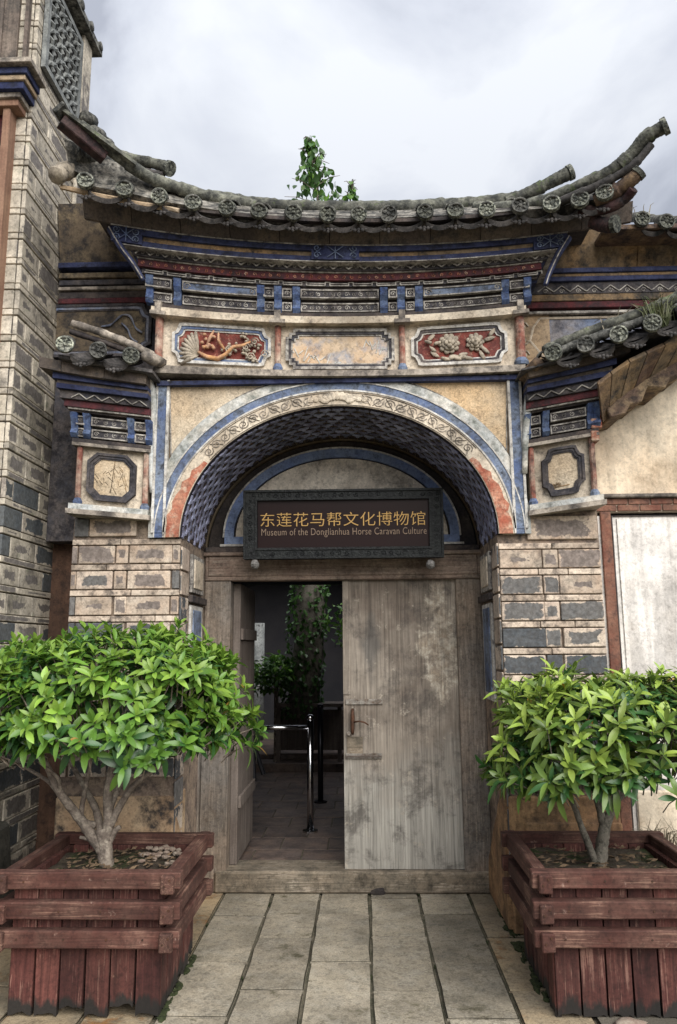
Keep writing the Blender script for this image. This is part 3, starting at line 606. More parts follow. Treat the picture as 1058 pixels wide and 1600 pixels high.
# one blended door material: browner above, bleached towards the worn foot, peeling on the right board
def door_blend():
    m = bpy.data.materials.new('old door boards'); m.use_nodes = True; nt = m.node_tree; b = nt.nodes['Principled BSDF']
    P = nt.nodes.new('ShaderNodeNewGeometry').outputs['Position']; sp = nt.nodes.new('ShaderNodeSeparateXYZ'); nt.links.new(P, sp.inputs[0])
    n1 = nz(nt, P, 2.4, 6, .65); n2 = nz(nt, P, 7, 9, .7, 0, (1, 1, .6)); g = nz(nt, P, 1, 7, .7, 1.4, (45, 45, 1.5))
    c = mixc(nt, ramp(nt, n1, [(.38, 0), (.62, 1)]), (.16, .13, .105), (.3, .26, .215))
    zf = mth(nt, 'ADD', sp.outputs[2], mth(nt, 'MULTIPLY', mth(nt, 'SUBTRACT', n1, .5), 1.4))
    c = mixc(nt, ramp(nt, zf, [(.55, 1), (1.05, 0)]), c, (.36, .34, .3))
    # pale peeling patch, right board, upper part
    dx = mth(nt, 'ABSOLUTE', mth(nt, 'SUBTRACT', sp.outputs[0], .53), 0); dz = mth(nt, 'ABSOLUTE', mth(nt, 'SUBTRACT', sp.outputs[2], 1.62), 0)
    k = mth(nt, 'SUBTRACT', 1.0, mth(nt, 'ADD', mth(nt, 'MULTIPLY', dx, 4.2), mth(nt, 'MULTIPLY', dz, 1.35)))
    n3 = nz(nt, P, 15, 8, .75, .5); v = mth(nt, 'ADD', mth(nt, 'MULTIPLY', k, .42), mth(nt, 'ADD', mth(nt, 'MULTIPLY', n2, .75), mth(nt, 'MULTIPLY', n3, .5)))
    c = mixc(nt, ramp(nt, v, [(.75, 0), (.87, 1)]), c, mixc(nt, ramp(nt, n3, [(.42, 0), (.6, 1)]), (.3, .24, .18), (.5, .45, .37)))
    # grey-black patch on the second board
    dx = mth(nt, 'ABSOLUTE', mth(nt, 'SUBTRACT', sp.outputs[0], .06), 0); dz = mth(nt, 'ABSOLUTE', mth(nt, 'SUBTRACT', sp.outputs[2], 1.6), 0)
    k = mth(nt, 'SUBTRACT', 1.0, mth(nt, 'ADD', mth(nt, 'MULTIPLY', dx, 6.5), mth(nt, 'MULTIPLY', dz, 2.6)))
    v = mth(nt, 'ADD', mth(nt, 'MULTIPLY', k, .6), mth(nt, 'MULTIPLY', n2, .7))
    c = mixc(nt, ramp(nt, v, [(.5, 0), (.75, .75)]), c, (.1, .095, .088))
    f = nz(nt, P, 3.7, 9, .75, .2); c = mixc(nt, ramp(nt, f, [(.5, 0), (.62, .7)]), c, (.075, .065, .058))
    f = nz(nt, P, 11, 6, .7); c = mixc(nt, ramp(nt, f, [(.6, 0), (.67, .7)]), c, (.43, .38, .31))
    c = mixc(nt, 1.0, c, ramp(nt, g, [(.3, .5), (.7, 1.35)]), 'MULTIPLY')
    nt.links.new(c, b.inputs['Base Color']); b.inputs['Roughness'].default_value = .85; b.inputs['Specular IOR Level'].default_value = .25
    bn = nt.nodes.new('ShaderNodeBump'); bn.inputs['Strength'].default_value = .6; bn.inputs['Distance'].default_value = .005
    nt.links.new(mth(nt, 'ADD', g, mth(nt, 'MULTIPLY', n2, .6)), bn.inputs['Height']); nt.links.new(bn.outputs[0], b.inputs['Normal'])
    return m
M['oldboards'] = door_blend()
dr = empty('door', parent=gate)
for i, (a, b) in enumerate(MB_DOOR):
    MB().box(a+.0004, b-.0004, YD+.03+.0006*(i % 2), YD+.085, .138, 2.062).build('door_board', M['oldboards'], dr)
MB().box(-.137, -.085, YD+.022, YD+.04, 1.27, 2.06).build('patch_board', M['oldboards'], dr, bevel=.002)
a = at(540, 1093, YD); b = at(598, 1101, YD)
MB().box(a.x, b.x, YD+.018, YD+.04, b.z, a.z).build('iron_strap', M['iron'], dr, bevel=.002)
a = at(540, 1178, YD); b = at(597, 1186, YD)
o = MB().box(a.x, b.x, YD+.016, YD+.04, b.z, a.z).build('iron_strap', M['iron'], dr, bevel=.002)
MB().box(a.x, b.x, YD+.008, YD+.02, (a.z+b.z)/2-.003, (a.z+b.z)/2+.004).build('strap_rib', M['leaf_wood'], o)
a = at(542, 1152, YD); b = at(567, 1180, YD); MB().box(a.x, b.x, YD+.022, YD+.04, b.z, a.z).build('patch_board', M['threshold'], dr, bevel=.002)
mb = MB(); p = [at(551, y, YD-.01) for y in (1110, 1118, 1128, 1140, 1148)]; mb.tube(p, [.008, .014, .015, .014, .008], 8)
mb.tube([at(551, 1113, YD), at(551, 1108, YD+.02)], .01, 6)
mb.tube([at(553, 1128, YD-.02), at(562, 1127, YD-.03), at(570, 1129, YD-.03), at(576, 1133, YD-.02)], [.007, .006, .006, .004], 6)
mb.build('handle', M['rust'], dr, smooth=True)
a = at(545, 1146, YD); mb = MB(); mb.tube([a+Vector((0, .03, 0)), a+Vector((0, -.005, 0))], .013, 8); mb.build('bolt', M['iron'], dr)
# left leaf, opened inwards
dl = empty('door', parent=gate)
for i in range(4):
    y0 = YD+.12+i*.19; MB().box(-.925, -.875, y0+.001, y0+.189, .14, 2.05).build('door_board', M['leaf_wood'], dl, bevel=.002)
MB().box(-.875, -.855, YD+.14, YD+.86, .5, .58).build('door_batten', M['leaf_wood'], dl, bevel=.003)
MB().box(-.875, -.855, YD+.14, YD+.86, 1.65, 1.73).build('door_batten', M['leaf_wood'], dl, bevel=.003)

# ---- frieze above the arch
FX0, FX1 = -1.29, 1.02
wb = MB(); wb.w = W
wb.box(FX0+.02, FX1-.02, 4.62, 5.2, 3.3, 3.92, nx=24); frz = wb.build('frieze', M['cream'], gate)
def beam(name, m, x0, x1, y0, z0, z1, y1=5.15, parent=frz, bevel=.004):
    mb = MB(); mb.w = W; mb.box(x0, x1, y0, y1, z0, z1, nx=28); return mb.build(name, m, parent, bevel=0)
beam('ledge_moulding', M['ledge'], FX0-.02, FX1+.02, 4.565, 3.275, 3.312)
beam('ledge_moulding', M['white'], FX0-.01, FX1+.01, 4.585, 3.2, 3.215) if False else None
MB().box(FX0, FX1, 4.60, 5.1, 3.245, 3.272, nx=1).build('blue_underline', M['deep_blue'], frz)
beam('ledge_moulding', M['cream'], FX0-.04, FX1+.04, 4.55, 3.62, 3.665)
beam('ledge_moulding', M['dark'], FX0-.03, FX1+.03, 4.575, 3.668, 3.70)
wz = lambda x, y, z: W(Vector((x, y, z)))
wfn = lambda u, v, w: W(Vector((u, w, v)))
def frieze_panel(x0, x1, z0, z1, kind, fm, field, fn, y, parent, c=.055, fw=.018, rim=M['line']):
    P0 = notched(x0, x1, z0, z1, c, kind); P1 = inset_poly(P0, fw); P2 = inset_poly(P0, fw*1.9); P3 = inset_poly(P0, fw*2.4)
    o = MB().ring(P0, P1, fn, y-.022, y+.01).build('panel_frame', rim, parent)
    MB().ring(P1, P2, fn, y-.014, y+.01).build('frame_step', fm, o)
    MB().ring(P2, P3, fn, y-.008, y+.01).build('frame_step', rim, o)
    MB().prism(P3, fn, y-.001, y+.012).build('panel_field', field, o)
    return o
x = lambda px: at(px, 530, 4.62).x
pL = frieze_panel(x(270), x(424), 3.345, 3.60, 'notch', M['blue'], M['red_ground'], wfn, 4.62, frz, rim=M['white'])
pC = frieze_panel(x(447), x(616), 3.33, 3.60, 'step', M['darkband'], M['painting'], wfn, 4.62, frz, .028, rim=M['line'])
pR = frieze_panel(x(642), x(792), 3.345, 3.60, 'notch', M['darkband'], M['red_ground'], wfn, 4.62, frz, rim=M['white'])
# painted ridges on the middle panel: thin ink strokes
mb = MB()
for (cx, cz, w) in ((-.37, 3.45, .1), (-.23, 3.41, .12), (.1, 3.5, .07)):
    for k in range(7):
        x0 = cx-w+w*2*k/7; mb.bar(wz(x0, 4.617, cz-.02+.05*math.sin(k)), wz(x0+w*.28, 4.617, cz+.035*math.cos(k*1.7)), .0025, .006)
mb.build('ink_stroke', M['haze_blue'], pC)
# dragon and cloud carving, left
mb = MB()
for k in range(9):
    a = rad(100+k*13); c = Vector((-1.1, 4.605, 3.43))
    mb.tube([wz(-1.03, 4.61, 3.4), wz(-1.03+.06*math.cos(a), 4.596, 3.4+.08*math.sin(a)), wz(-1.03+.12*math.cos(a), 4.606, 3.4+.15*math.sin(a))], [.004, .016, .01], 5)
mb.build('carving', M['relief_grey'], pL, smooth=True)
mb = MB(); rr = random.Random(4)
mb.tube([wz(-1.03, 4.6, 3.42), wz(-.97, 4.59, 3.385), wz(-.9, 4.59, 3.38), wz(-.85, 4.59, 3.41), wz(-.8, 4.585, 3.46), wz(-.74, 4.59, 3.47), wz(-.69, 4.59, 3.5)], [.008, .014, .016, .014, .013, .012, .006], 6, jit=.2)
mb.tube([wz(-.98, 4.6, 3.45), wz(-.95, 4.59, 3.52), wz(-.93, 4.59, 3.56)], [.008, .012, .006], 6, jit=.2)
mb.tube([wz(-.9, 4.6, 3.55), wz(-.9, 4.59, 3.5), wz(-.86, 4.59, 3.44)], [.006, .01, .01], 6, jit=.2)
for k in range(16): mb.blob(wz(-.97+rr.uniform(-.04, .05), 4.595, 3.49+rr.uniform(-.05, .05)), .014, .012, .011, None, 5, 4, .2)
mb.build('carving', M['relief_orange'], pL, smooth=True)
mb = MB()
for k in range(52):
    cx, cz = rr.choice([(-.82, 3.43), (-.72, 3.44), (-.66, 3.48), (-.68, 3.4), (-.73, 3.53), (-.84, 3.46)])
    mb.blob(wz(cx+rr.gauss(0, .024), 4.597, cz+rr.gauss(0, .02)), rr.uniform(.008, .014), .014, rr.uniform(.007, .012), None, 6, 4, .2)
for (cx, cz) in ((-.83, 3.44), (-.72, 3.46), (-.665, 3.5), (-.69, 3.4), (-.6, 3.42)): scroll(mb, cx, cz, .028, wfn, 4.585, .005, 1.5)
mb.build('carving', M['relief_grey'], pL, smooth=True)
# peonies, right
mb = MB()
def flower(cx, cz, r, n=9):
    for ring_, (q, k) in enumerate(((1, n), (.62, n-2), (.3, 4))):
        for i in range(k):
            a = 2*math.pi*(i+.5*ring_)/k; mb.blob(wz(cx+r*q*.72*math.cos(a), 4.608-.012*ring_, cz+r*q*.72*math.sin(a)), r*.34, .009, r*.28, Matrix.Rotation(-a, 3, 'Y'), 6, 4, .12)
    mb.blob(wz(cx, 4.575, cz), r*.16, .01, r*.16, None, 6, 4)
flower(.575, 3.485, .068, 10); flower(.74, 3.485, .06, 9)
for (cx, cz) in ((.44, 3.5), (.47, 3.45), (.5, 3.49)): mb.blob(wz(cx, 4.6, cz), .03, .01, .012, Matrix.Rotation(rr.uniform(-1, 1), 3, 'Y'), 6, 4, .2)
for (cx, cz, a) in ((.46, 3.53, .8), (.48, 3.42, -.6), (.66, 3.41, .2), (.83, 3.5, .3), (.8, 3.43, -.8), (.85, 3.54, .9), (.6, 3.4, 0), (.78, 3.4, -1.1)):
    mb.blob(wz(cx, 4.606, cz), .038, .006, .014, Matrix.Rotation(-a, 3, 'Y'), 6, 4, .15)
for k in range(5): mb.blob(wz(.55+.035*k, 4.603, 3.385+.006*(k % 2)), .032, .012, .013, Matrix.Rotation(.25*(-1)**k, 3, 'Y'), 6, 4, .2)
mb.build('carving', M['relief_grey'], pR, smooth=True)
# posts between the panels
for px_, r_ in ((250, .026), (435, .02), (628, .02), (812, .03)):
    xx = x(px_); cr_ = MB(); cr_.tube([wz(xx, 4.6, 3.355), wz(xx, 4.6, 3.62)], [r_, r_], 10); col = cr_.build('frieze_post', M['post_red'], frz, smooth=False)
    MB().tube([wz(xx, 4.6, 3.315), wz(xx, 4.6, 3.335), wz(xx, 4.6, 3.36)], [r_*1.45, r_*1.6, r_*1.05], 10).build('post_base', M['blue'], col)
    mb = MB(); mb.bar(wz(xx-.05, 4.57, 3.625), wz(xx+.05, 4.57, 3.625), .07, .025); mb.bar(wz(xx, 4.56, 3.64), wz(xx, 4.56, 3.70), .04, .035); mb.build('post_capital', M['ledge'], col)
# rows of little panels with blue brackets
MB_ = MB(); MB_.w = W; MB_.box(-1.37, 1.1, 4.60, 5.1, 3.70, 3.87, nx=28); rows = MB_.build('bracket_row', M['dark'], frz)
gaps = [(227, 268, 4), (285, 402, 1), (412, 428, 2), (441, 456, 3), (470, 592, 0), (607, 621, 3), (634, 648, 3), (662, 785, 1), (797, 828, 3)]
for ro, (zz0, zz1, yy_) in enumerate(((3.708, 3.768, 4.585), (3.79, 3.85, 4.562))):
    for (p0, p1, t) in gaps:
        a_, b_ = at(p0, 470, 4.57).x, at(p1, 470, 4.57).x
        P0 = [(a_, zz0), (b_, zz0), (b_, zz1), (a_, zz1)]
        P0 = [p for i in range(4) for p in [(P0[i][0]+(P0[(i+1) % 4][0]-P0[i][0])*q/4, P0[i][1]+(P0[(i+1) % 4][1]-P0[i][1])*q/4) for q in range(4)]]
        P1 = inset_poly(P0, .008)
        o = MB().ring(P0, P1, wfn, yy_-.008, yy_+.02).build('row_panel', M['line'], rows)
        MB().prism(P1, wfn, yy_, yy_+.02).build('panel_field', M['blue'] if (t == 1 and ro == 1) else M['darkband'], o)
        sc = MB(); nn = max(1, int((b_-a_)/.045))
        if not (t == 1 and ro == 1):
            for i in range(nn): scroll(sc, a_+(b_-a_)*(i+.5)/nn, (zz0+zz1)/2, .017, wfn, yy_-.002, .003, 1.3, (-1)**i, start=i)
        else:
            for q in (a_+.03, b_-.03): scroll(sc, q, (zz0+zz1)/2, .022, wfn, yy_-.002, .004, 1.3)
        sc.build('panel_scroll', M['line'], o)
def bracket(xx, parent, fn, z0=3.69, z1=3.86, y0=4.6, w=.022, out=.06):
    prof = [(0, z0), (-.025, z0+.005), (-.045, z0+.03), (-.03, z0+.06), (-.028, z0+.09), (-.05, z0+.12), (-.055, z1), (.02, z1), (.02, z0)]
    mb = MB(); n = len(prof)
    vs = [fn(xx+s_*w, z, y0+y) for s_ in (-1, 1) for y, z in prof]
    mb.add(vs, [(i, (i+1) % n, n+(i+1) % n, n+i) for i in range(n)]+[tuple(range(n)), tuple(range(2*n-1, n-1, -1))])
    o = mb.build('bracket', M['bracket_blue'], parent); return o
for px_ in (232, 276, 407, 434, 463, 600, 627, 655, 791, 826): bracket(at(px_, 470, 4.55).x, rows, wfn, w=.024)

# ---- cornice: key line, maroon band, zigzag band, blue bands, fascia
cor = MB(); cor.w = W; cor.box(-1.4, 1.13, 4.62, 5.1, 3.86, 4.2, nx=28); cor = cor.build('cornice', M['dark'], gate)
beam('dark_moulding', M['dark'], -1.395, 1.145, 4.565, 3.853, 3.868, parent=cor)
mb = MB(); xx = -1.38; up = 1     # key fret line
mb.w = None; pts = []
while xx < 1.12:
    zt = 3.872; l_ = .15 
    mb.bar(wz(xx, 4.547, zt), wz(xx+l_-.03, 4.547, zt), .008, .007); mb.bar(wz(xx+.006, 4.547, zt+.014), wz(xx+l_-.036, 4.547, zt+.014), .006, .005)
    mb.bar(wz(xx+l_-.03, 4.547, zt), wz(xx+l_-.03, 4.547, zt+.022), .008, .006); mb.bar(wz(xx+l_-.03, 4.547, zt+.022), wz(xx+l_, 4.547, zt+.022), .008, .006); mb.bar(wz(xx+l_, 4.547, zt+.022), wz(xx+l_, 4.547, zt), .008, .006)
    xx += l_
mb.build('key_fret', M['line'], cor)
beam('dark_moulding', M['darkband'], -1.4, 1.15, 4.552, 3.868, 3.9, parent=cor)
mar = beam('maroon_band', M['maroon'], -1.42, 1.165, 4.527, 3.9, 3.945, parent=cor)
mb = MB(); xx = -1.39; i = 0
while xx < 1.14: scroll(mb, xx, 3.92, .013, wfn, 4.524, .0026, 1.2, (-1)**i, start=i*1.3, n=7); xx += .052; i += 1
mb.build('band_scroll', M['red_plaster'], mar)
beam('thin_line', M['line'], -1.425, 1.17, 4.515, 3.945, 3.952, parent=cor)
zb = beam('zigzag_band', M['darkband'], -1.45, 1.2, 4.50, 3.952, 4.005, parent=cor)
mb = MB(); xx = -1.43; i = 0
while xx < 1.17:
    l_ = .098; p0, p1, p2 = wz(xx, 4.49, 3.958), wz(xx+l_/2, 4.488, 3.995), wz(xx+l_, 4.49, 3.958); mb.bar(p0, p1, .007, .008); mb.bar(p1, p2, .007, .008); xx += l_
mb.build('zigzag_line', M['line'], zb)
mb = MB(); xx = -1.43+.049
while xx < 1.17: scroll(mb, xx, 3.97, .014, wfn, 4.496, .0026, 1.4, 1, n=7); xx += .098
mb.build('band_scroll', M['line'], zb)
def flareW(p): return W(p)
beam('dark_moulding', M['dark'], -1.5, 1.24, 4.48, 4.003, 4.012, parent=cor)
beam('blue_band', M['deep_blue'], -1.52, 1.26, 4.445, 3.985, 4.02, parent=cor)
beam('white_line', M['line'], -1.53, 1.27, 4.438, 3.979, 3.985, parent=cor)
beam('tan_band', M['flank_tan'], -1.54, 1.28, 4.45, 4.02, 4.05, parent=cor)
beam('blue_band', M['deep_blue'], -1.57, 1.31, 4.43, 4.05, 4.085, parent=cor)
beam('white_line', M['line'], -1.575, 1.315, 4.424, 4.085, 4.091, parent=cor)
# cartouches on the blue band
for (cx, wdt) in ((-1.47, .1), (XC, .15), (1.2, .1)):
    mb = MB(); mb.w = W; mb.box(cx-wdt, cx+wdt, 4.427, 4.45, 3.99, 4.082, nx=3); o = mb.build('cartouche', M['deep_blue'], cor)
    mb = MB()
    for s_ in (-1, 1):
        for q in (-1, 1): scroll(mb, cx+s_*(wdt-.035), 4.036+q*.024, .024, wfn, 4.416, .004, 1.3, s_*q, start=math.pi/2*(1+s_))
        mb.bar(wz(cx, 4.416, 4.036), wz(cx+s_*.05, 4.416, 4.075), .005, .004); mb.bar(wz(cx, 4.416, 4.036), wz(cx+s_*.05, 4.416, 4.0), .005, .004)
    mb.bar(wz(cx, 4.416, 3.99), wz(cx, 4.416, 4.083), .005, .004)
    mb.build('cartouche_scroll', M['blue'], o)
# curved end consoles of the blue band
for s_, x0, x1 in ((-1, -1.57, -1.40), (1, 1.31, 1.15)):
    mb = MB(); n = 8
    for k in range(n):
        t0 = k/n; t1 = (k+1)/n
        q0 = x1+(x0-x1)*t0**1.6; q1 = x1+(x0-x1)*t1**1.6; z0 = 3.84+.25*t0; z1 = 3.84+.25*t1
        y0 = 4.60-.16*t0; y1 = 4.60-.16*t1
        vs = [wz(q0, y0, z0), wz(q1, y1, z1), wz(q1, 5.1, z1), wz(q0, 5.1, z0), wz(q0-s_*.07, y0, z0), wz(q1-s_*.07, y1, z1), wz(q1-s_*.07, 5.1, z1), wz(q0-s_*.07, 5.1, z0)]
        mb.add(vs, [(0, 1, 2, 3), (7, 6, 5, 4), (0, 4, 5, 1), (1, 5, 6, 2), (3, 2, 6, 7), (0, 3, 7, 4)])
    mb.build('end_console', M['deep_blue'], cor)
for pts in ([(888, 371), (872, 398), (858, 428), (852, 446)], [(172, 357), (190, 388), (210, 415), (224, 438)]):
    D_ = dens([at(a_, b_, 4.44) for a_, b_ in pts], 4); mb = MB(); mb.tube(D_, [.026-.012*i/(len(D_)-1) for i in range(len(D_))], 6); mb.build('end_scroll', M['deep_blue'], cor, smooth=True)
    mb = MB(); mb.tube([p+Vector((0, -.026, 0)) for p in D_], .004, 4); mb.build('end_scroll_line', M['line'], cor)
# fascia boards (angled, one by one)
x0 = -1.75; i = 0
while x0 < 1.55:
    x1 = x0+.315; mb = MB()
    for q0, q1 in ((x0+.002, (x0+x1)/2), ((x0+x1)/2, x1-.002)):
        mb.add([wz(q0, 4.425, 4.093), wz(q1, 4.425, 4.093), wz(q1, 4.375, 4.175), wz(q0, 4.375, 4.175), wz(q0, 4.45, 4.093), wz(q1, 4.45, 4.093), wz(q1, 4.45, 4.175), wz(q0, 4.45, 4.175)],
               [(0, 1, 2, 3), (4, 7, 6, 5), (0, 4, 5, 1), (3, 2, 6, 7), (0, 3, 7, 4), (1, 5, 6, 2)])
    mb.build('fascia_board', M['slat'], cor); x0 = x1; i += 1
beam('soffit', M['dark'], -1.74, 1.52, 4.31, 4.177, 4.2, parent=cor, y1=4.9)

# ---- main roof
def tile_meshes():
    t = {}
    mb = MB(); r = .05; n = 10; L_ = .3     # cover tile: half barrel along +y (uphill)
    vs, fs = [], []
    for j in range(2):
        for rr_ in (r, r-.013):
            for k in range(n+1): a = math.pi*k/n; vs.append((rr_*math.cos(a)*(1-.1*j), j*L_, rr_*math.sin(a)*(1-.1*j)))
    m_ = n+1
    for k in range(n): fs += [(k, k+1, 2*m_+k+1, 2*m_+k), (m_+k, 3*m_+k, 3*m_+k+1, m_+k+1), (k, m_+k, m_+k+1, k+1)]
    mb.add(vs, fs); t['cover'] = mb.mesh('cover_tile', M['tile'], smooth=True)
    for var in range(3):
        mb = MB(); mb.tube([(0, .012, 0), (0, -.01, 0)], .051, 18)
        mb.ring([(.051*math.cos(2*math.pi*i/18), .051*math.sin(2*math.pi*i/18)) for i in range(18)], [(.042*math.cos(2*math.pi*i/18), .042*math.sin(2*math.pi*i/18)) for i in range(18)], lambda u, v, w: Vector((u, w, v)), -.019, -.009)
        for k in range((8, 6, 5)[var]): a = 2*math.pi*k/(8, 6, 5)[var]; mb.blob((.03*math.cos(a), -.012, .03*math.sin(a)), .009, .007, .013, Matrix.Rotation(-a+math.pi/2, 3, 'Y'), 5, 4, .25)
        mb.blob((0, -.012, 0), .012, .009, .012, None, 6, 4)
        for k in range(8): a = 2*math.pi*(k+.5)/8; mb.blob((.017*math.cos(a), -.011, .017*math.sin(a)), .004, .005, .004, None, 4, 3)
        t['disc'+str(var)] = mb.mesh('tile_end', (M['tile_disc'], M['tile'], M['tile_disc'])[var])
    mb = MB(); n = 8; w = .085; vs = []; fs = []   # pan tile, concave up
    for j in range(2):
        for d in (0, -.014):
            for k in range(n+1): a = math.pi*(.12+.76*k/n); vs.append((w*-math.cos(a), j*.3, -.055*math.sin(a)+d))
    m_ = n+1
    for k in range(n): fs += [(k, 2*m_+k, 2*m_+k+1, k+1), (m_+k, m_+k+1, 3*m_+k+1, 3*m_+k), (k, k+1, m_+k+1, m_+k)]
    mb.add(vs, fs)
    # drip lip
    lip = [(-w*math.cos(math.pi*(.12+.76*k/n)), -.055*math.sin(math.pi*(.12+.76*k/n))) for k in range(n+1)]
    lo = [(a_*.96, b_-.03) for a_, b_ in lip]
    mb.strip(lip, lo, lambda u, v, w_: Vector((u, w_, v)), -.012, .004)
    t['pan'] = mb.mesh('pan_tile', M['tile_dark'], smooth=False)
    mb = MB()
    for q in (-1, 0, 1): mb.blob((q*.022, 0, -.004*abs(q)), .013, .01, .012, None, 6, 4)
    mb.blob((0, 0, -.015), .01, .01, .01, None, 6, 4); mb.tube([(-.05, 0, .004), (-.03, 0, -.004)], .005, 4); mb.tube([(.05, 0, .004), (.03, 0, -.004)], .005, 4)
    t['drip'] = mb.mesh('drip_ornament', M['tile_dark'], smooth=True)
    return t
TM = tile_meshes()
roof = MB(); roof.w = W; roof.box(-1.66, 1.46, 4.36, 4.95, 4.2, 4.25, nx=20); roof = roof.build('roof', M['tile_dark'], gate)
discs = [(133, 283), (195, 295), (250, 308), (302, 317), (355, 325), (405, 330), (457, 333), (512, 335), (560, 335), (607, 335), (663, 332), (712, 330), (760, 328), (812, 322), (863, 319), (907, 313), (945, 302)]
SL = rad(30)
def slope_mat(p, yawz=0, roll_=0, sl=SL): return Matrix.Translation(p) @ Matrix.Rotation(yawz, 4, 'Z') @ Matrix.Rotation(roll_, 4, 'Y') @ Matrix.Rotation(sl, 4, 'X')
pos = []
for i, (a, b) in enumerate(discs):
    fwd = .10*max(0, (abs(i-8)-4)/4)**1.5; pos.append(at(a, b, 4.25-fwd))
for i, p in enumerate(pos):
    yw = rad(-(i-8)*1.6)*-1 if False else rad((8-i)*2.2)*-1
    ro = R.uniform(-.05, .05); sc_ = 1.0+R.uniform(-.03, .05)
    yz = rad(max(-1, min(1, (i-8)/8))*-14)
    mw = slope_mat(p, -yz*-1, ro) @ Matrix.Scale(sc_, 4)
    link('cover_tile', TM['cover'], roof, mw)
    link('tile_end', TM['disc'+str(R.choice((0, 0, 1, 2, 2)))], roof, Matrix.Translation(p+Vector((R.uniform(-.006, .006), 0, R.uniform(-.006, .006)))) @ Matrix.Rotation(-yz*-1+R.uniform(-.15, .15), 4, 'Z') @ Matrix.Rotation(R.uniform(-.12, .12), 4, 'X') @ Matrix.Rotation(R.uniform(0, 6), 4, 'Y') @ Matrix.Scale(sc_, 4))
    link('cover_tile', TM['cover'], roof, slope_mat(p+Vector((0, .26*math.cos(SL), .26*math.sin(SL)+.012)), yz, ro))
    link('drip_ornament', TM['drip'], roof, Matrix.Translation(p+Vector((0, .03, -.082))))
for p, q in zip(pos, pos[1:]):
    c = (p+q)/2; w_ = (q-p).length; tilt_ = -math.atan2(q.z-p.z, q.x-p.x)
    for k in range(2):
        mw = Matrix.Translation(c+Vector((0, .02+.25*k, -.012+.145*k))) @ Matrix.Rotation(tilt_, 4, 'Y') @ Matrix.Rotation(SL, 4, 'X') @ Matrix.Diagonal((w_/.17, 1, 1, 1))
        link('pan_tile', TM['pan'], roof, mw)
# mortar bed filling the roof between tiles and ridges
mb = MB(); hx = [(133, 215), (195, 255), (250, 284), (302, 303), (355, 314), (405, 321), (457, 325), (512, 326), (560, 326), (607, 326), (663, 324), (712, 322), (760, 318), (812, 314), (863, 309), (907, 292), (945, 276)]
lo = [p+Vector((0, .06, .012)) for p in pos]; hi = [at(a, b+3, 4.42+.12*math.cos((i-8)/8*1.4)) for i, (a, b) in enumerate(hx)]
n = len(lo); vv = lo+hi+[p+Vector((0, .05, -.03)) for p in lo]+[p+Vector((0, .05, -.03)) for p in hi]
mb.add(vv, [f for i in range(n-1) for f in ((i, i+1, n+i+1, n+i), (2*n+i, 3*n+i, 3*n+i+1, 2*n+i+1), (i, 2*n+i, 2*n+i+1, i+1), (n+i, n+i+1, 3*n+i+1, 3*n+i))]+[(0, n, 3*n, 2*n), (n-1, 3*n-1, 4*n-1, 2*n-1)])
mb.build('mortar_bed', M['bed'], roof)
# main ridge
rx = [330, 400, 470, 540, 610, 680, 740, 800]; ry = [305, 316, 321, 322, 322, 319, 316, 309]
mb = MB(); P_ = [at(a, b+4, 4.62) for a, b in zip(rx, ry)]
fine_ = [P_[0].lerp(P_[0], 0)]
D_ = dens(P_, 12); mb.tube(D_, [.052*(.92+.16*((i/9) % 1)) for i in range(len(D_))], 10, jit=.07); mb.build('ridge', M['ridge'], roof, smooth=True)
def branch_ridge(pts, r0, r1, name='ridge', m=M['ridge'], cap=True, jit=.07):
    P_ = dens([at(*p) for p in pts], 14); n = len(P_); mb = MB(); rs = []; al = R.uniform(0, .1)
    for i in range(n):
        if i: al += (P_[i]-P_[i-1]).length
        rs.append((r0+(r1-r0)*i/(n-1))*(.9+.2*((al/.17) % 1)))
    mb.tube(P_, rs, 10, jit=jit*.6); o = mb.build(name, m, roof, smooth=True)
    if cap:
        d = (P_[-1]-P_[-3]).normalized(); c = MB(); c.tube([P_[-1]-d*.01, P_[-1]+d*.018], r1*1.25, 12); c.build('ridge_cap', M['tile_disc'], roof)
    return o
branch_ridge([(790, 316, 4.6), (830, 300, 4.58), (862, 284, 4.56), (890, 270, 4.54)], .042, .042)
# right hip
branch_ridge([(740, 326, 4.5), (800, 325, 4.42), (829, 320, 4.38), (870, 307, 4.3), (917, 286, 4.2), (955, 267, 4.14), (982, 247, 4.1)], .042, .038, cap=False)
branch_ridge([(968, 260, 4.12), (990, 238, 4.08), (1010, 215, 4.03), (1038, 198, 3.98)], .042, .042)
branch_ridge([(850, 326, 4.3), (900, 305, 4.2), (950, 283, 4.14), (990, 258, 4.06), (1018, 226, 4.02)], .03, .022, 'hip_underlayer', M['tile_dark'], cap=False)
branch_ridge([(930, 315, 4.22), (960, 300, 4.16), (985, 282, 4.1), (996, 271, 4.08)], .05, .04, 'corner_beam', M['rubble'])
branch_ridge([(925, 345, 4.3), (945, 352, 4.26), (960, 350, 4.22)], .045, .042, 'corner_tile', M['old_maroon'])
branch_ridge([(900, 330, 4.3), (940, 328, 4.22), (975, 312, 4.16), (990, 295, 4.1)], .035, .03, 'corner_beam', M['old_maroon'], cap=False)
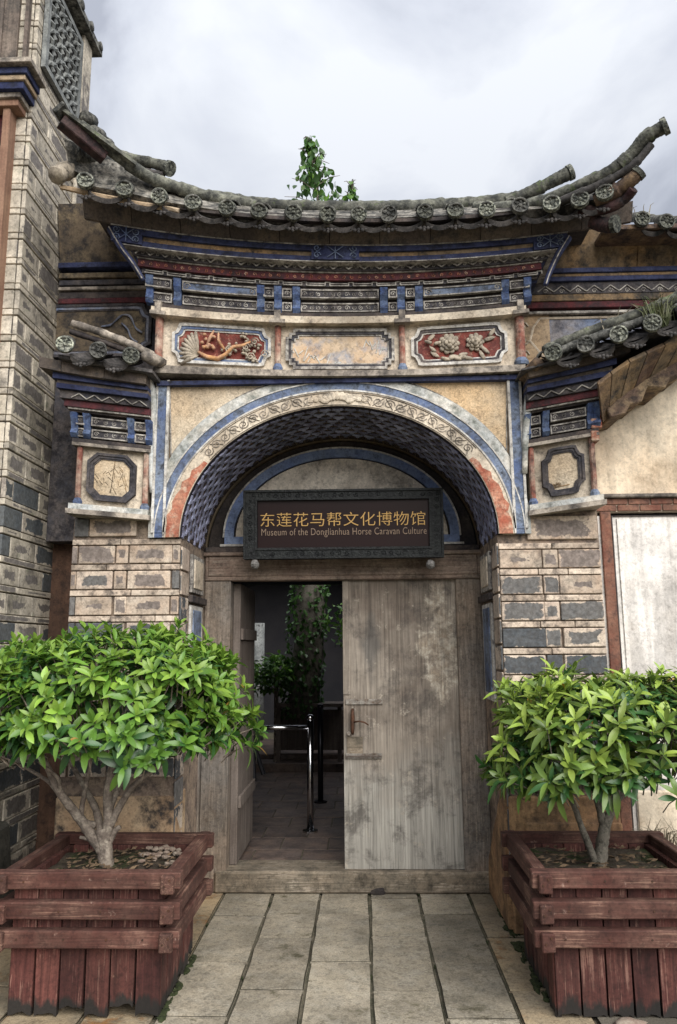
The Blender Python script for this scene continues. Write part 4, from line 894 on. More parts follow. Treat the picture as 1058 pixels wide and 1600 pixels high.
# left hip
branch_ridge([(400, 322, 4.55), (340, 311, 4.5), (285, 296, 4.4), (235, 278, 4.32), (195, 252, 4.24), (160, 222, 4.16), (125, 196, 4.1)], .045, .035, cap=False)
branch_ridge([(230, 262, 4.45), (200, 240, 4.4), (170, 218, 4.36), (150, 205, 4.34)], .05, .045, 'ridge', cap=False) if False else None
a, b, c, d = at(92, 182, 4.02), at(140, 214, 4.1), at(172, 252, 4.16), at(118, 196, 4.04)
mb = MB(); mb.bar(at(96, 188, 4.02), at(165, 246, 4.2), .075, .085); mb.build('hip_beam', M['old_maroon'], roof, bevel=.006)
mb = MB(); mb.bar(at(88, 182, 4.0), at(104, 168, 4.0), .1, .03); mb.build('hip_end_tile', M['tile'], roof, bevel=.006)
mb = MB(); mb.bar(at(96, 178, 4.02), at(210, 262, 4.25), .1, .022); mb.build('hip_cover', M['ridge'], roof)
branch_ridge([(140, 222, 4.72), (175, 238, 4.7), (215, 250, 4.68), (250, 258, 4.66), (264, 263, 4.64)], .03, .042, 'ridge_tail')
branch_ridge([(165, 252, 4.7), (205, 262, 4.68), (245, 272, 4.66), (256, 272, 4.64)], .03, .02, 'ridge_tail', M['tile_dark'], cap=False)
for (a_, b_) in ((134, 184), (147, 207), (160, 222)):
    p = at(a_, b_, 4.85); mb = MB(); mb.tube([p+Vector((0, .12, .06)), p], .05, 12); mb.build('barrel_tile', M['tile'], roof, smooth=True)
# big weathered corner tiles at the left edge of the eave
for k, (pts, m_) in enumerate((([(118, 262, 4.3), (100, 268, 4.2), (88, 275, 4.14)], 'relief_grey'), ([(180, 262, 4.4), (145, 250, 4.3), (118, 240, 4.22)], 'tile'))):
    branch_ridge(pts, .05, .055, 'corner_tile', M[m_], cap=False, jit=.15)
mb = MB(); mb.add([at(*q) for q in ((100, 215, 4.15), (160, 245, 4.3), (300, 305, 4.45), (150, 285, 4.25), (108, 262, 4.2))]+[at(*q)+Vector((0, .05, .03)) for q in ((100, 215, 4.15), (160, 245, 4.3), (300, 305, 4.45), (150, 285, 4.25), (108, 262, 4.2))],
    [(0, 1, 2, 3, 4), (9, 8, 7, 6, 5), (0, 5, 6, 1), (1, 6, 7, 2), (2, 7, 8, 3), (3, 8, 9, 4), (4, 9, 5, 0)]); mb.build('hip_mortar', M['bed'], roof)
mb = MB(); mb.tube(dens([at(95, 292, 4.2), at(150, 305, 4.24), at(215, 318, 4.28), at(280, 330, 4.3)], 4), [.016]*13, 6, jit=.2); mb.build('eave_mortar', M['plaster'], roof)

# ---- flank walls beside the upper frieze
YK = 4.95
fk = MB().box(FX1+.02, 2.6, YK, YK+.25, 2.3, 4.45).build('flank_wall', M['darkband'], gate)
zk = lambda py, px=950: at(px, py, YK).z
def fbox(name, m, x0, x1, y0, za, zb_, parent): return MB().box(x0, x1, y0, YK+.02, min(za, zb_), max(za, zb_)).build(name, m, parent, bevel=.003)
for k, (a_, b_) in enumerate(((1.28, 1.9), (1.905, 2.5))):
    mb = MB(); z0, z1 = zk(427), zk(373); mb.add([(a_, YK-.06, z0), (b_, YK-.06, z0), (b_, YK-.16, z1), (a_, YK-.16, z1), (a_, YK+.02, z0), (b_, YK+.02, z0), (b_, YK+.02, z1), (a_, YK+.02, z1)],
        [(0, 1, 2, 3), (4, 7, 6, 5), (0, 4, 5, 1), (3, 2, 6, 7), (0, 3, 7, 4), (1, 5, 6, 2)]); mb.build('soffit_board', M['flank_tan'], fk)
fbox('blue_band', M['deep_blue'], 1.2, 2.6, YK-.09, zk(434), zk(427), fk)
fbox('tan_band', M['flank_tan'], 1.2, 2.6, YK-.075, zk(439), zk(434), fk)
fbox('blue_band', M['deep_blue'], 1.2, 2.6, YK-.08, zk(446), zk(439), fk)
fbox('dark_band', M['darkband'], 1.1, 2.6, YK-.06, zk(464), zk(446), fk)
mb = MB(); xx = 1.22
while xx < 2.3: mb.bar((xx, YK-.064, zk(461)), (xx+.055, YK-.064, zk(452)), .006, .006); mb.bar((xx+.055, YK-.064, zk(452)), (xx+.11, YK-.064, zk(461)), .006, .006); scroll(mb, xx+.055, zk(460), .018, ident, YK-.062, .003); xx += .11
mb.build('zigzag_line', M['line'], fk)
fbox('beam', M['flank_tan'], 1.05, 2.6, YK-.055, zk(474), zk(464), fk)
fbox('maroon_band', M['maroon'], 1.05, 2.6, YK-.045, zk(484), zk(474), fk)
fbox('pale_line', M['line'], 1.1, 2.6, YK-.05, zk(493), zk(489), fk)
P0 = [(1.24, zk(497)), (1.19, zk(512)), (1.165, zk(532)), (1.26, zk(560)), (1.3, zk(590)), (2.2, zk(590)), (2.2, zk(497))]
MB().prism(P0, ident, YK-.012, YK).build('painted_panel', M['flank_blue'], fk)
mb = MB(); mb.tube([ident(u, v, YK-.015) for u, v in P0[:5]]+[], .01, 5); mb.tube([ident(P0[0][0], P0[0][1], YK-.015), ident(P0[6][0], P0[6][1], YK-.015)], .01, 5); mb.build('panel_edge', M['cream'], fk)
MB().box(1.03, 1.3, YK-.02, YK+.01, zk(590), zk(493)).build('side_panel', M['plaster'], fk)
mb = MB()
for q in range(4): scroll(mb, 1.12, zk(510+q*22), .035, ident, YK-.024, .006, 1.3, (-1)**q)
mb.build('panel_scroll', M['relief_grey'], fk)
# flank roof tiles (right)
fr_ = [(1003, 343), (1041, 347), (1082, 350), (1120, 352)]
for (a_, b_) in fr_:
    p = at(a_, b_, 4.6); link('cover_tile', TM['cover'], roof, slope_mat(p)); link('cover_tile', TM['cover'], roof, slope_mat(p+Vector((0, .23, .14))))
    link('tile_end', TM['disc0'], roof, Matrix.Translation(p) @ Matrix.Rotation(a_, 4, 'Y'))
for a_, b_ in zip(fr_, fr_[1:]):
    p = at((a_[0]+b_[0])/2, (a_[1]+b_[1])/2+3, 4.62); link('pan_tile', TM['pan'], roof, slope_mat(p)); link('pan_tile', TM['pan'], roof, slope_mat(p+Vector((0, .23, .14))))
p0, p1 = at(940, 362, 4.68), at(1140, 372, 4.68); MB().bar(p0, p1, .22, .035, up=(0, -.3, 1)).build('eave_board', M['rubble'], roof) if False else MB().box(p0.x, p1.x, 4.62, YK+.1, p0.z-.02, p0.z+.015).build('eave_board', M['rubble'], roof, bevel=.004)
# left flank
fl = MB().box(-2.09, FX0-.02, YK, YK+.25, 2.3, 4.7).build('flank_wall', M['darkband'], gate)
zl = lambda py, px=150: at(px, py, YK).z
mb = MB(); z0, z1 = zl(415), zl(335); mb.add([(-2.09, YK-.05, z0), (-1.55, YK-.05, z0), (-1.55, YK-.14, z1), (-2.09, YK-.14, z1), (-2.09, YK+.02, z0), (-1.55, YK+.02, z0), (-1.55, YK+.02, z1), (-2.09, YK+.02, z1)],
    [(0, 1, 2, 3), (4, 7, 6, 5), (0, 4, 5, 1), (3, 2, 6, 7), (0, 3, 7, 4), (1, 5, 6, 2)]); mb.build('soffit_board', M['flank_left'], fl)
for (pa, pb, yy_, m_) in ((426, 418, .08, 'deep_blue'), (440, 432, .06, 'flank_left'), (450, 442, .05, 'darkband'), (458, 453, .055, 'ledge'), (470, 460, .04, 'dark'), (478, 470, .045, 'maroon')):
    MB().box(-2.09, -1.4, YK-yy_, YK+.02, zl(pa), zl(pb)).build('moulding', M[m_], fl, bevel=.003)
MB().box(-2.09, -1.6, YK-.012, YK+.01, zl(545), zl(482)).build('painted_panel', M['flank_left'], fl)
frieze_panel(-2.2, -1.43, zl(560), zl(478), 'notch', M['flank_blue'], M['flank_left'], ident, YK-.014, fl, .07, .02, M['darkband'])
mb = MB(); c0 = lambda a_, b_: at(a_, b_, YK-.03)
mb.tube(dens([c0(158, 510), c0(172, 508), c0(182, 500), c0(192, 492), c0(204, 495), c0(212, 512), c0(222, 520)], 4), [.004+.005*abs(math.sin(i*.5)) for i in range(25)], 5)
mb.tube(dens([c0(190, 505), c0(200, 515), c0(205, 528), c0(215, 535)], 4), .007, 5); mb.build('carving', M['flank_blue'], fl, smooth=True)

# ---- lower wings on the piers (angled forward, eaves rising outward)
def wing(side, x0, ph, s0, s1, U, xr):
    cph, sph = math.cos(ph), math.sin(ph)
    def fn(u, v, w):          # u outward, v height, w towards the back
        z = v + u*lerp(v, [(2.38, s0), (3.1, s0*1.0), (3.35, s1)]) + (.0 if v < 3.2 else .12*max(0, u-.25)**2)
        return Vector((x0+side*u*cph - side*w*sph*0, YF - u*sph + w, z))
    def b3(name, m, u0, u1, w0, v0, v1, parent, n=8, w1=.35):
        mb = MB(); mb.w = lambda p: fn(p.x, p.z, p.y); mb.box(u0, u1, w0, w1, v0, v1, nx=n); return mb.build(name, m, parent)
    core = b3('wing', M['cream'], .02, U-.03, -.0, 2.44, 3.0, gate)
    b3('ledge_moulding', M['ledge'], -.01, U+.01, -.07, 2.375, 2.405, core); b3('ledge_moulding', M['haze_blue'], .0, U, -.055, 2.405, 2.44, core)
    f2 = lambda u, v, w: fn(u, v, w)
    o = frieze_panel(.09, U-.09, 2.475, 2.775, 'oct' if side < 0 else 'notch', M['darkband'], M['painting'] if False else M['spandrel_l'] if side > 0 else M['spandrel_r'], f2, -.01, core, .055, .016, M['darkband'])
    mb = MB(); rr = random.Random(8)
    if side < 0:
        for k in range(26):
            cu_, cv = .2+rr.uniform(-.05, .16), 2.62+rr.uniform(-.07, .09); a_ = rr.uniform(-2.6, -.6); l_ = rr.uniform(.02, .05)
            mb.bar(f2(cu_, cv, -.013), f2(cu_+l_*math.cos(a_), cv+l_*math.sin(a_), -.013), .001, .0028)
        mb.bar(f2(.24, 2.53, -.013), f2(.22, 2.74, -.013), .003, .004)
    else:
        for k in range(9): mb.bar(f2(.13+rr.uniform(0, .08), 2.52+rr.uniform(0, .03), -.013), f2(.15+rr.uniform(0, .1), 2.53+rr.uniform(0, .03), -.013), .0025, .006)
    mb.build('ink_stroke', M['flank_tan'], o)
    for u in (.03, U-.04):
        mb = MB(); mb.tube([fn(u, 2.47, -.02), fn(u, 2.8, -.02)], .018, 8); q = mb.build('wing_post', M['post_red'], core)
        MB().tube([fn(u, 2.44, -.02), fn(u, 2.458, -.02), fn(u, 2.48, -.02)], [.027, .03, .018], 8).build('post_base', M['blue'], q)
    b3('beam', M['ledge'], -.0, U, -.05, 2.805, 2.825, core); b3('beam', M['dark'], .0, U, -.045, 2.827, 2.85, core)
    rw = b3('bracket_row', M['dark'], .0, U, -.02, 2.85, 3.01, core)
    wfn2 = lambda u, v, w: fn(u, v, w)
    for ro, (v0, v1, w_) in enumerate(((2.862, 2.918, -.035), (2.936, 2.992, -.05))):
        for (u0, u1) in (((.03, .09), (.15, .36), (.41, U-.02)) if side > 0 else ((.03, .1), (.14, .36), (.4, U-.02))):
            if u1-u0 < .03: continue
            P0 = [(u0, v0), (u1, v0), (u1, v1), (u0, v1)]; P1 = inset_poly(P0, .008)
            q = MB().ring(P0, P1, wfn2, w_-.008, w_+.02).build('row_panel', M['line'], rw); MB().prism(P1, wfn2, w_, w_+.02).build('panel_field', M['darkband'], q)
            sc = MB(); nn = max(1, int((u1-u0)/.05))
            for i in range(nn): scroll(sc, u0+(u1-u0)*(i+.5)/nn, (v0+v1)/2, .016, wfn2, w_-.002, .003, 1.3, (-1)**i, start=i)
            sc.build('panel_scroll', M['line'], q)
    for u in ((.01, .12, .385, U-.01)):
        prof = [(0, 2.85), (-.03, 2.855), (-.055, 2.88), (-.035, 2.91), (-.05, 2.95), (-.075, 3.005), (.02, 3.005), (.02, 2.85)]
        mb = MB(); n = len(prof); mb.add([fn(u+s_*.02, z, -.01+y) for s_ in (-1, 1) for y, z in prof], [(i, (i+1) % n, n+(i+1) % n, n+i) for i in range(n)]+[tuple(range(n)), tuple(range(2*n-1, n-1, -1))])
        mb.build('bracket', M['bracket_blue'], rw)
    E = U+.02
    b3('dark_moulding', M['dark'], -.0, E, -.07, 3.01, 3.022, core)
    b3('pale_line', M['line'], -.0, E, -.09, 3.022, 3.032, core)
    b3('maroon_band', M['maroon'], -.0, E+.02, -.1, 3.034, 3.075, core)
    zb2 = b3('zigzag_band', M['darkband'], .0, E+.04, -.12, 3.077, 3.125, core)
    mb = MB(); u = .01
    while u < E-.04: mb.bar(fn(u, 3.082, -.127), fn(u+.045, 3.112, -.127), .006, .006); mb.bar(fn(u+.045, 3.112, -.127), fn(u+.09, 3.082, -.127), .006, .006); u += .09
    mb.build('zigzag_line', M['line'], zb2)
    b3('blue_band', M['deep_blue'], .0, E+.05, -.15, 3.127, 3.155, core); b3('tan_band', M['slat'], .0, E+.05, -.145, 3.156, 3.175, core)
    b3('blue_band', M['deep_blue'], .0, E+.07, -.165, 3.176, 3.2, core)
    u = 0
    while u < E+.1:
        mb = MB(); mb.w = lambda p: fn(p.x, p.z, p.y); mb.box(u+.002, min(u+.25, E+.14)-.002, -.2, .35, 3.202, 3.262 if side < 0 else 3.238, nx=2); mb.build('fascia_board', M['slat'], core); u += .25
    # roof
    rf = b3('wing_roof', M['tile_dark'], -.05, xr, -.25, 3.264 if side < 0 else 3.24, 3.285 if side < 0 else 3.252, core, 10)
    n = int((xr+.05)/.185)+1; prev = None
    for i in range(n):
        u = .12+i*.185
        if side < 0: u = .06+i*.19
        p = fn(u, 3.325 if side < 0 else 3.275, -.32); mw = Matrix.Translation(p) @ Matrix.Rotation(-side*ph*1.3, 4, 'Z')
        link('cover_tile', TM['cover'], rf, mw @ Matrix.Rotation(rad(24), 4, 'X')); link('tile_end', TM['disc'+str(i % 3)], rf, mw @ Matrix.Rotation(i*1.3, 4, 'Y')); side > 0 and link('cover_tile', TM['cover'], rf, Matrix.Translation((0, .22, .05)) @ mw @ Matrix.Rotation(rad(24), 4, 'X'))
        if prev:
            c = (p+prev)/2; t = -math.atan2(p.z-prev.z, p.x-prev.x) if side > 0 else -math.atan2(prev.z-p.z, prev.x-p.x)
            link('pan_tile', TM['pan'], rf, Matrix.Translation(c+Vector((0, .03, -.01))) @ Matrix.Rotation(t, 4, 'Y') @ Matrix.Rotation(rad(24), 4, 'X'))
            if side > 0: link('pan_tile', TM['pan'], rf, Matrix.Translation(c+Vector((0, .22, .05))) @ Matrix.Rotation(t, 4, 'Y') @ Matrix.Rotation(rad(24), 4, 'X'))
            link('drip_ornament', TM['drip'], rf, Matrix.Translation(c+Vector((0, 0, -.1))))
        prev = p
    return core, rf, fn
wl, wlr, fnl = wing(-1, -1.315, rad(14), .06, .10, .47, .5)
wr, wrr, fnr = wing(1, 1.03, rad(14), .10, .20, .43, 1.15)
# ridges over the wing roofs
def ridge_on(parent, pts, r, name='ridge', m=M['ridge'], jit=.08):
    P_ = dens([at(*p) for p in pts], 10); mb = MB(); mb.tube(P_, [r*(.9+.2*((i/6) % 1)) for i in range(len(P_))], 9, jit=jit); return mb.build(name, m, parent, smooth=True)
ridge_on(wrr, [(850, 548, 4.5), (880, 535, 4.5), (940, 511, 4.45), (1000, 490, 4.4), (1070, 458, 4.35), (1110, 435, 4.3)], .035)
ridge_on(wrr, [(870, 551, 4.42), (940, 524, 4.4), (1000, 503, 4.36), (1075, 475, 4.32)], .03, 'ridge_underlayer', M['tile'])
ridge_on(wlr, [(113, 505, 4.5), (160, 520, 4.5), (205, 538, 4.52), (240, 556, 4.56)], .025, 'ridge', M['ledge'])
ridge_on(wlr, [(110, 518, 4.52), (160, 534, 4.52), (200, 548, 4.54)], .02, 'ridge_underlayer', M['dark'])
mb = MB(); mb.tube([at(255, 568, 4.58), at(240, 562, 4.5), at(225, 556, 4.42)], [.03, .04, .03], 7, jit=.2); mb.build('ridge_foot', M['ledge'], wlr, smooth=True)
mb = MB(); mb.tube([at(815, 590, 4.58), at(828, 580, 4.5), at(842, 566, 4.4)], [.03, .04, .035], 7, jit=.2); mb.build('ridge_foot', M['rubble'], wrr, smooth=True)
# swept pale consoles joining wing and gate
for (pts, par, m_) in (([(228, 590, 4.56), (238, 620, 4.6), (238, 660, 4.62), (236, 700, 4.63), (238, 770, 4.63)], wl, 'haze_blue'), ([(832, 590, 4.56), (826, 625, 4.58), (822, 670, 4.6), (820, 740, 4.62)], wr, 'haze_blue')):
    P_ = dens([at(*p) for p in pts], 4); mb = MB(); mb.tube(P_, [.035-.018*i/(len(P_)-1) for i in range(len(P_))], 6, jit=.1); mb.build('swept_console', M[m_], par, smooth=True)
# rubble end of the right wing cornice, stepping out to the eave
q = [(955, 652), (948, 640), (966, 622), (990, 604), (1010, 588), (1042, 572), (1078, 552), (1130, 520), (1130, 545), (1078, 562), (1072, 582), (1048, 590), (1040, 606), (1012, 604), (1003, 628), (985, 632), (978, 646)]
mb = MB(); pp = [at(a_, b_, 4.44) for a_, b_ in q]; mb.add(pp+[p+Vector((0, .4, 0)) for p in pp], [tuple(range(len(q))), tuple(range(2*len(q)-1, len(q)-1, -1))]+[(i, i+len(q), (i+1) % len(q)+len(q), (i+1) % len(q)) for i in range(len(q))])
mb.build('corbel_end', M['corbel'], wr, bevel=.006)
T_ = dens([at(935, 602, 4.3), at(985, 566, 4.26), at(1040, 540, 4.24), at(1100, 502, 4.22), at(1150, 470, 4.2)], 2); B_ = dens([at(942, 660, 4.5), at(965, 640, 4.5), at(1010, 600, 4.48), at(1070, 562, 4.46), at(1150, 515, 4.44)], 2)
for k in range(len(T_)-1):
    a0, a1 = T_[k].lerp(T_[k+1], .03), T_[k+1].lerp(T_[k], .03); b0, b1 = B_[k].lerp(B_[k+1], .03), B_[k+1].lerp(B_[k], .03); u_ = Vector((0, .03, .03))
    mb = MB(); mb.add([a0, a1, b1, b0, a0+u_, a1+u_, b1+u_, b0+u_], [(0, 1, 2, 3), (7, 6, 5, 4), (0, 4, 5, 1), (1, 5, 6, 2), (2, 6, 7, 3), (3, 7, 4, 0)]); mb.build('soffit_board', M['flank_tan'] if k % 3 else M['rubble'], wr)
# carved end blocks right of the bracket row
for k, (a_, b_, c_, d_) in enumerate(((925, 640, 958, 652), (922, 655, 940, 670), (922, 674, 936, 690))):
    p, q = at(a_, b_, 4.52), at(c_, d_, 4.52); MB().box(p.x, q.x, 4.5, 4.75, q.z, p.z).build('end_block', M['red_plaster'], wr, bevel=.005)

# ================================================================== SIGNBOARD
sg = empty('signboard', 'dark framed museum signboard with gold Chinese characters above the door', 'sign')
s0, s1 = at(383, 878, 5.2), at(689, 768, 5.2); sy = 5.14; tilt = .10
def sfn(u, v, w): return Vector((u, sy - (v-s0.z)*tilt + w, v))
def rect(x0, x1, z0, z1): return [(x0, z0), (x1, z0), (x1, z1), (x0, z1)]
O = rect(s0.x, s1.x, s0.z+.01, s1.z); I = rect(s0.x+.095, s1.x-.095, s0.z+.085, s1.z-.07)
def rin(o, d): return rect(o[0][0]+d, o[1][0]-d, o[0][1]+d, o[2][1]-d)
MB().ring(O, I, sfn, -.012, .05).build('frame', M['sign_frame'], sg); MB().ring(O, rin(O, .014), sfn, -.024, .0).build('frame_edge', M['sign_frame'], sg); MB().ring(rin(I, -.016), I, sfn, -.02, .01).build('frame_edge', M['sign_frame'], sg)
MB().prism(I, sfn, .006, .05).build('board', M['sign_board'], sg)
mb = MB(); rr = random.Random(2)
def fr_scroll(u, v): scroll(mb, u, v, .019, sfn, -.013, .0035, 1.3, rr.choice((-1, 1)), rr.uniform(0, 6), 8)
u = s0.x+.05
while u < s1.x-.03: fr_scroll(u, s0.z+.045); fr_scroll(u+.02, s1.z-.036); u += .05
v = s0.z+.1
while v < s1.z-.06: fr_scroll(s0.x+.045, v); fr_scroll(s1.x-.045, v); v += .05
mb.build('frame_carving', M['sign_frame'], sg)
for px_ in (401, 671):
    p = at(px_, 884, 5.2); mb = MB(); mb.blob((p.x, sy-.03, p.z), .03, .04, .032, None, 8, 6, .08); mb.build('peg', M['stone_peg'], sg)
def text(body, m, width, height, cx, cz, name, spacing=1.0):
    cu_ = bpy.data.curves.new(name, 'FONT'); cu_.body = body; cu_.extrude = .02; cu_.size = 1; cu_.space_character = spacing; cu_.align_x = 'LEFT'
    cu_.resolution_u = 4; cu_.offset = -.007
    o = bpy.data.objects.new(name, cu_); COL.objects.link(o); bpy.context.view_layer.update()
    dg = bpy.context.evaluated_depsgraph_get(); me = bpy.data.meshes.new_from_object(o.evaluated_get(dg)); bpy.data.objects.remove(o)
    xs = [v.co.x for v in me.vertices]; ys = [v.co.y for v in me.vertices]; x0, x1, y0, y1 = min(xs), max(xs), min(ys), max(ys)
    for v in me.vertices:
        u = cx+(v.co.x-(x0+x1)/2)/(x1-x0)*width; w = cz+(v.co.y-(y0+y1)/2)/(y1-y0)*height
        v.co = sfn(u, w, .004-.003*(1 if v.co.z > 0 else -1))
    me.materials.clear(); me.materials.append(m); me.name = name; return link(name, me, sg)
c0_, c1_ = at(409, 804, 5.17), at(664, 822, 5.17)
text('东莲花马帮文化博物馆', M['gold'], c1_.x-c0_.x, c0_.z-c1_.z, (c0_.x+c1_.x)/2, (c0_.z+c1_.z)/2, 'chinese_lettering', 1.02)
c0_, c1_ = at(410, 828, 5.17), at(666, 839, 5.17)
text('Museum of the Donglianhua Horse Caravan Culture', M['silver'], c1_.x-c0_.x, c0_.z-c1_.z, (c0_.x+c1_.x)/2, (c0_.z+c1_.z)/2, 'english_lettering', 1.05)

# ================================================================== LEFT BUILDING
lb = empty('brick_building', 'tall weathered grey brick building corner rising at the left edge', 'building')
XB = -2.1; YB0, YB1 = 4.35, 5.2
bw = MB().box(-4.2, XB-.02, YB0+.02, YB1-.004, 0, 6.24).build('wall', M['side_mortar'], lb)
rr = random.Random(21); z = 6.22; i = 0
while z > .1:
    for a_, b_ in (((0, .3), (.3, 1)) if i % 2 else ((0, .62), (.62, 1))):
        piece('thin_brick', bw, M['side_block'], XB-.03, XB, YB0+(YB1-YB0)*a_+.003, YB0+(YB1-YB0)*b_-.003, z-.04, z-.004, .003, .003)
    piece('thin_brick', bw, M['side_block'], XB-.62, XB-.034, YB0, YB0+.03, z-.04, z-.004, .003, .003)
    z -= .045; h = .125
    if not (z > 5.3):
        for a_, b_ in (((0, .14), (.14, .56), (.56, 1)) if i % 2 else ((0, .3), (.3, .72), (.72, 1))):
            m_ = M['side_dark'] if (z < 2.75 and rr.random() < .48) else M['side_block']
            piece('brick', bw, m_, XB-.03, XB-rr.uniform(0, .004), YB0+(YB1-YB0)*a_+.004, YB0+(YB1-YB0)*b_-.004, z-h, z-.004, .004, .003)
    else:
        piece('brick', bw, M['side_block'], XB-.03, XB, YB0+.004, YB1-.004, z-h, z-.004, .004)
    for a_, b_ in ((XB-.3, XB-.034), (XB-.62, XB-.304), (XB-.94, XB-.624), (XB-1.26, XB-.944)):
        m_ = M['side_dark'] if (z < 2.75 and rr.random() < .45) else M['side_block']
        piece('brick', bw, m_, a_+.004, b_, YB0-rr.uniform(0, .004), YB0+.03, z-h, z-.004, .004, .003)
    z -= h; i += 1
# carved lattice in the gable
lt = empty('lattice', parent=lb)
lz = lambda py_, y: None
c_ = [(4.42, 5.42), (5.03, 5.42), (5.03, 6.14), (4.42, 6.14)]
xf = lambda u, v, w: Vector((XB-w, u, v))
MB().ring(c_, [(4.46, 5.46), (4.99, 5.46), (4.99, 6.1), (4.46, 6.1)], xf, -.035, .03).build('lattice_frame', M['lattice'], lt)
MB().prism(c_, xf, -.004, .02).build('lattice_back', M['dark'], lt)
mb = MB()
for r_ in range(5):
    for c2 in range(4):
        cy, cz = 4.53+c2*.13, 5.53+r_*.125
        for k in range(4): a_ = k*math.pi/2+.785; mb.tube([xf(cy, cz, -.02), xf(cy+.045*math.cos(a_-.3), cz+.045*math.sin(a_-.3), -.03), xf(cy+.07*math.cos(a_), cz+.07*math.sin(a_), -.02)], [.012, .018, .008], 5)
        mb.blob(xf(cy, cz, -.03), .014, .022, .022, None, 6, 4)
        scroll(mb, cy+.065, cz+.065, .032, xf, -.02, .008, 1.2)
mb.build('lattice_carving', M['lattice'], lt)
MB().box(XB-.0, XB+.03, 5.06, YB1+.02, 3.9, 6.24).build('corner_pilaster', M['side_block'], lb, bevel=.006)
# roof verge over the gable
v0, v1 = atx(104, -8, XB+.05), atx(137, 60, XB+.05)
mb = MB(); mb.bar(Vector((XB-.02, 5.3, 6.27)), Vector((XB-.02, 4.2, 6.27)), .2, .05); mb.build('roof_verge', M['tile'], lb)
for k in range(5): mb = MB(); p = Vector((XB+.0, 5.25-.2*k, 6.3)); mb.tube([p+Vector((-.2, 0, 0)), p+Vector((.09, 0, 0))], .035, 8); mb.build('verge_tile', M['tile'], lb, smooth=True)
# window bay on the front face
wn = empty('window', parent=lb)
for (pa, pb) in ((-60, -50), (-3, 9)):
    p, q = at(pa, 300, 4.28), at(pb, 300, 4.28); MB().box(p.x, q.x, 4.26, 4.37, 2.5, at(0, 130, 4.28).z).build('window_post', M['orange_wood'], wn, bevel=.005)
for z_ in (at(0, 160, 4.28).z, at(0, 235, 4.28).z, at(0, 395, 4.28).z): MB().box(-2.8, at(2, 300, 4.28).x, 4.27, 4.36, z_-.03, z_+.03).build('window_rail', M['orange_wood'], wn, bevel=.004)
MB().box(-2.9, at(3, 300, 4.28).x, 4.325, 4.36, 2.5, 5.0).build('window_panel', M['maroon'], wn)
# cornice of the bay
def cb(px0, py0, px1, py1, Y, name, m, dz=.0):
    a_, b_ = at(px0, py0, Y), at(px1, py1, Y)
cpts = [(-40, 30, 68, 103), ]
cor2 = empty('bay_cornice', parent=lb)
for k, (yo, zo0, zo1, m_) in enumerate(((0, 5.2, 5.235, 'ledge'), (.04, 5.155, 5.2, 'deep_blue'), (.055, 5.12, 5.155, 'plaster'), (.07, 5.07, 5.12, 'deep_blue'), (.1, 5.035, 5.07, 'ledge'), (.12, 4.99, 5.035, 'orange_wood'))):
    MB().box(-3.3, -2.02-yo, 4.12+yo, 4.36, zo0, zo1).build('cornice_moulding', M[m_], cor2, bevel=.003)
MB().box(-3.2, XB-.12, 4.325, 4.36, 5.24, 6.24).build('gable_board', M['gable_wood'], lb)
for q in (-2.33, -2.16): MB().box(q-.012, q+.012, 4.31, 4.36, 5.24, 6.24).build('board_strip', M['gable_wood'], lb)
# plinth
mb = MB(); mb.add([(-4, 3.2, 0), (-1.98, 3.2, 0), (-1.98, 4.6, 0), (-4, 4.6, 0), (-4, 3.2, .52), (-2.05, 3.2, .52), (-2.05, 4.6, .62), (-4, 4.6, .62)], [(3, 2, 1, 0), (4, 5, 6, 7), (0, 1, 5, 4), (1, 2, 6, 5), (2, 3, 7, 6), (3, 0, 4, 7)])
mb.build('plinth', M['stone_dark'], lb, bevel=.02)
# brown wall in the gap between building and gate
gp = MB().box(XB-.05, XL0+.1, 5.1, 5.2, 0, 3.3); gp.build('gap_wall', M['brown_wall'], label='narrow dark brown wall recessed between brick building and gateway', cat='wall')

# ================================================================== RIGHT WALL
rw_ = empty('plaster_wall', 'pale plastered wall with red brick band at the right of the gateway', 'wall')
YR = 4.78
zr = lambda py: at(1000, py, YR).z
MB().box(1.44, 3.4, YR, YR+.3, zr(776), 3.38).build('upper_plaster', M['tan_wall'], rw_)
MB().box(1.9, 3.45, YR-.06, YR+.36, 3.382, 3.43).build('coping', M['tile'], rw_, bevel=.006)
for k in range(9): link('cover_tile', TM['cover'], rw_, Matrix.Translation((1.95+.18*k, YR-.1, 3.44)) @ Matrix.Rotation(rad(14), 4, 'X'))
MB().box(1.44, 3.4, YR-.012, YR+.3, 0, zr(806)).build('lower_plaster', M['white_wall'], rw_)
MB().box(1.46, 3.4, YR-.05, YR+.01, zr(779), zr(773)).build('string_course', M['ledge'], rw_, bevel=.006)
bb = MB().box(1.46, 3.4, YR-.012, YR+.05, zr(800), zr(779.5)).build('brick_band', M['cream'], rw_)
for r_ in range(2):
    xx = 1.47-(.07 if r_ else 0); z0 = zr(799)+r_*.042
    while xx < 2.4: piece('brick', bb, M['red_brick'], max(xx, 1.462)+.003, xx+.14-.003, YR-.022, YR+.0, z0, z0+.038, .003); xx += .14
p = at(950, 900, YR)
MB().box(1.50, 1.565, YR-.028, YR, .0, zr(800)).build('red_strip', M['red_brick'], rw_, bevel=.004)
MB().box(1.568, 1.575, YR-.022, YR, .0, zr(806)).build('black_line', M['dark'], rw_); MB().box(1.58, 3.4, YR-.022, YR, zr(807.5), zr(806)).build('black_line', M['dark'], rw_)
MB().box(1.6, 1.604, YR-.018, YR, .0, zr(811)).build('thin_line', M['line'], rw_)
MB().box(1.6, 3.4, YR-.024, YR+.0, .0, .75).build('wall_foot', M['tan_wall'], rw_, bevel=.01)

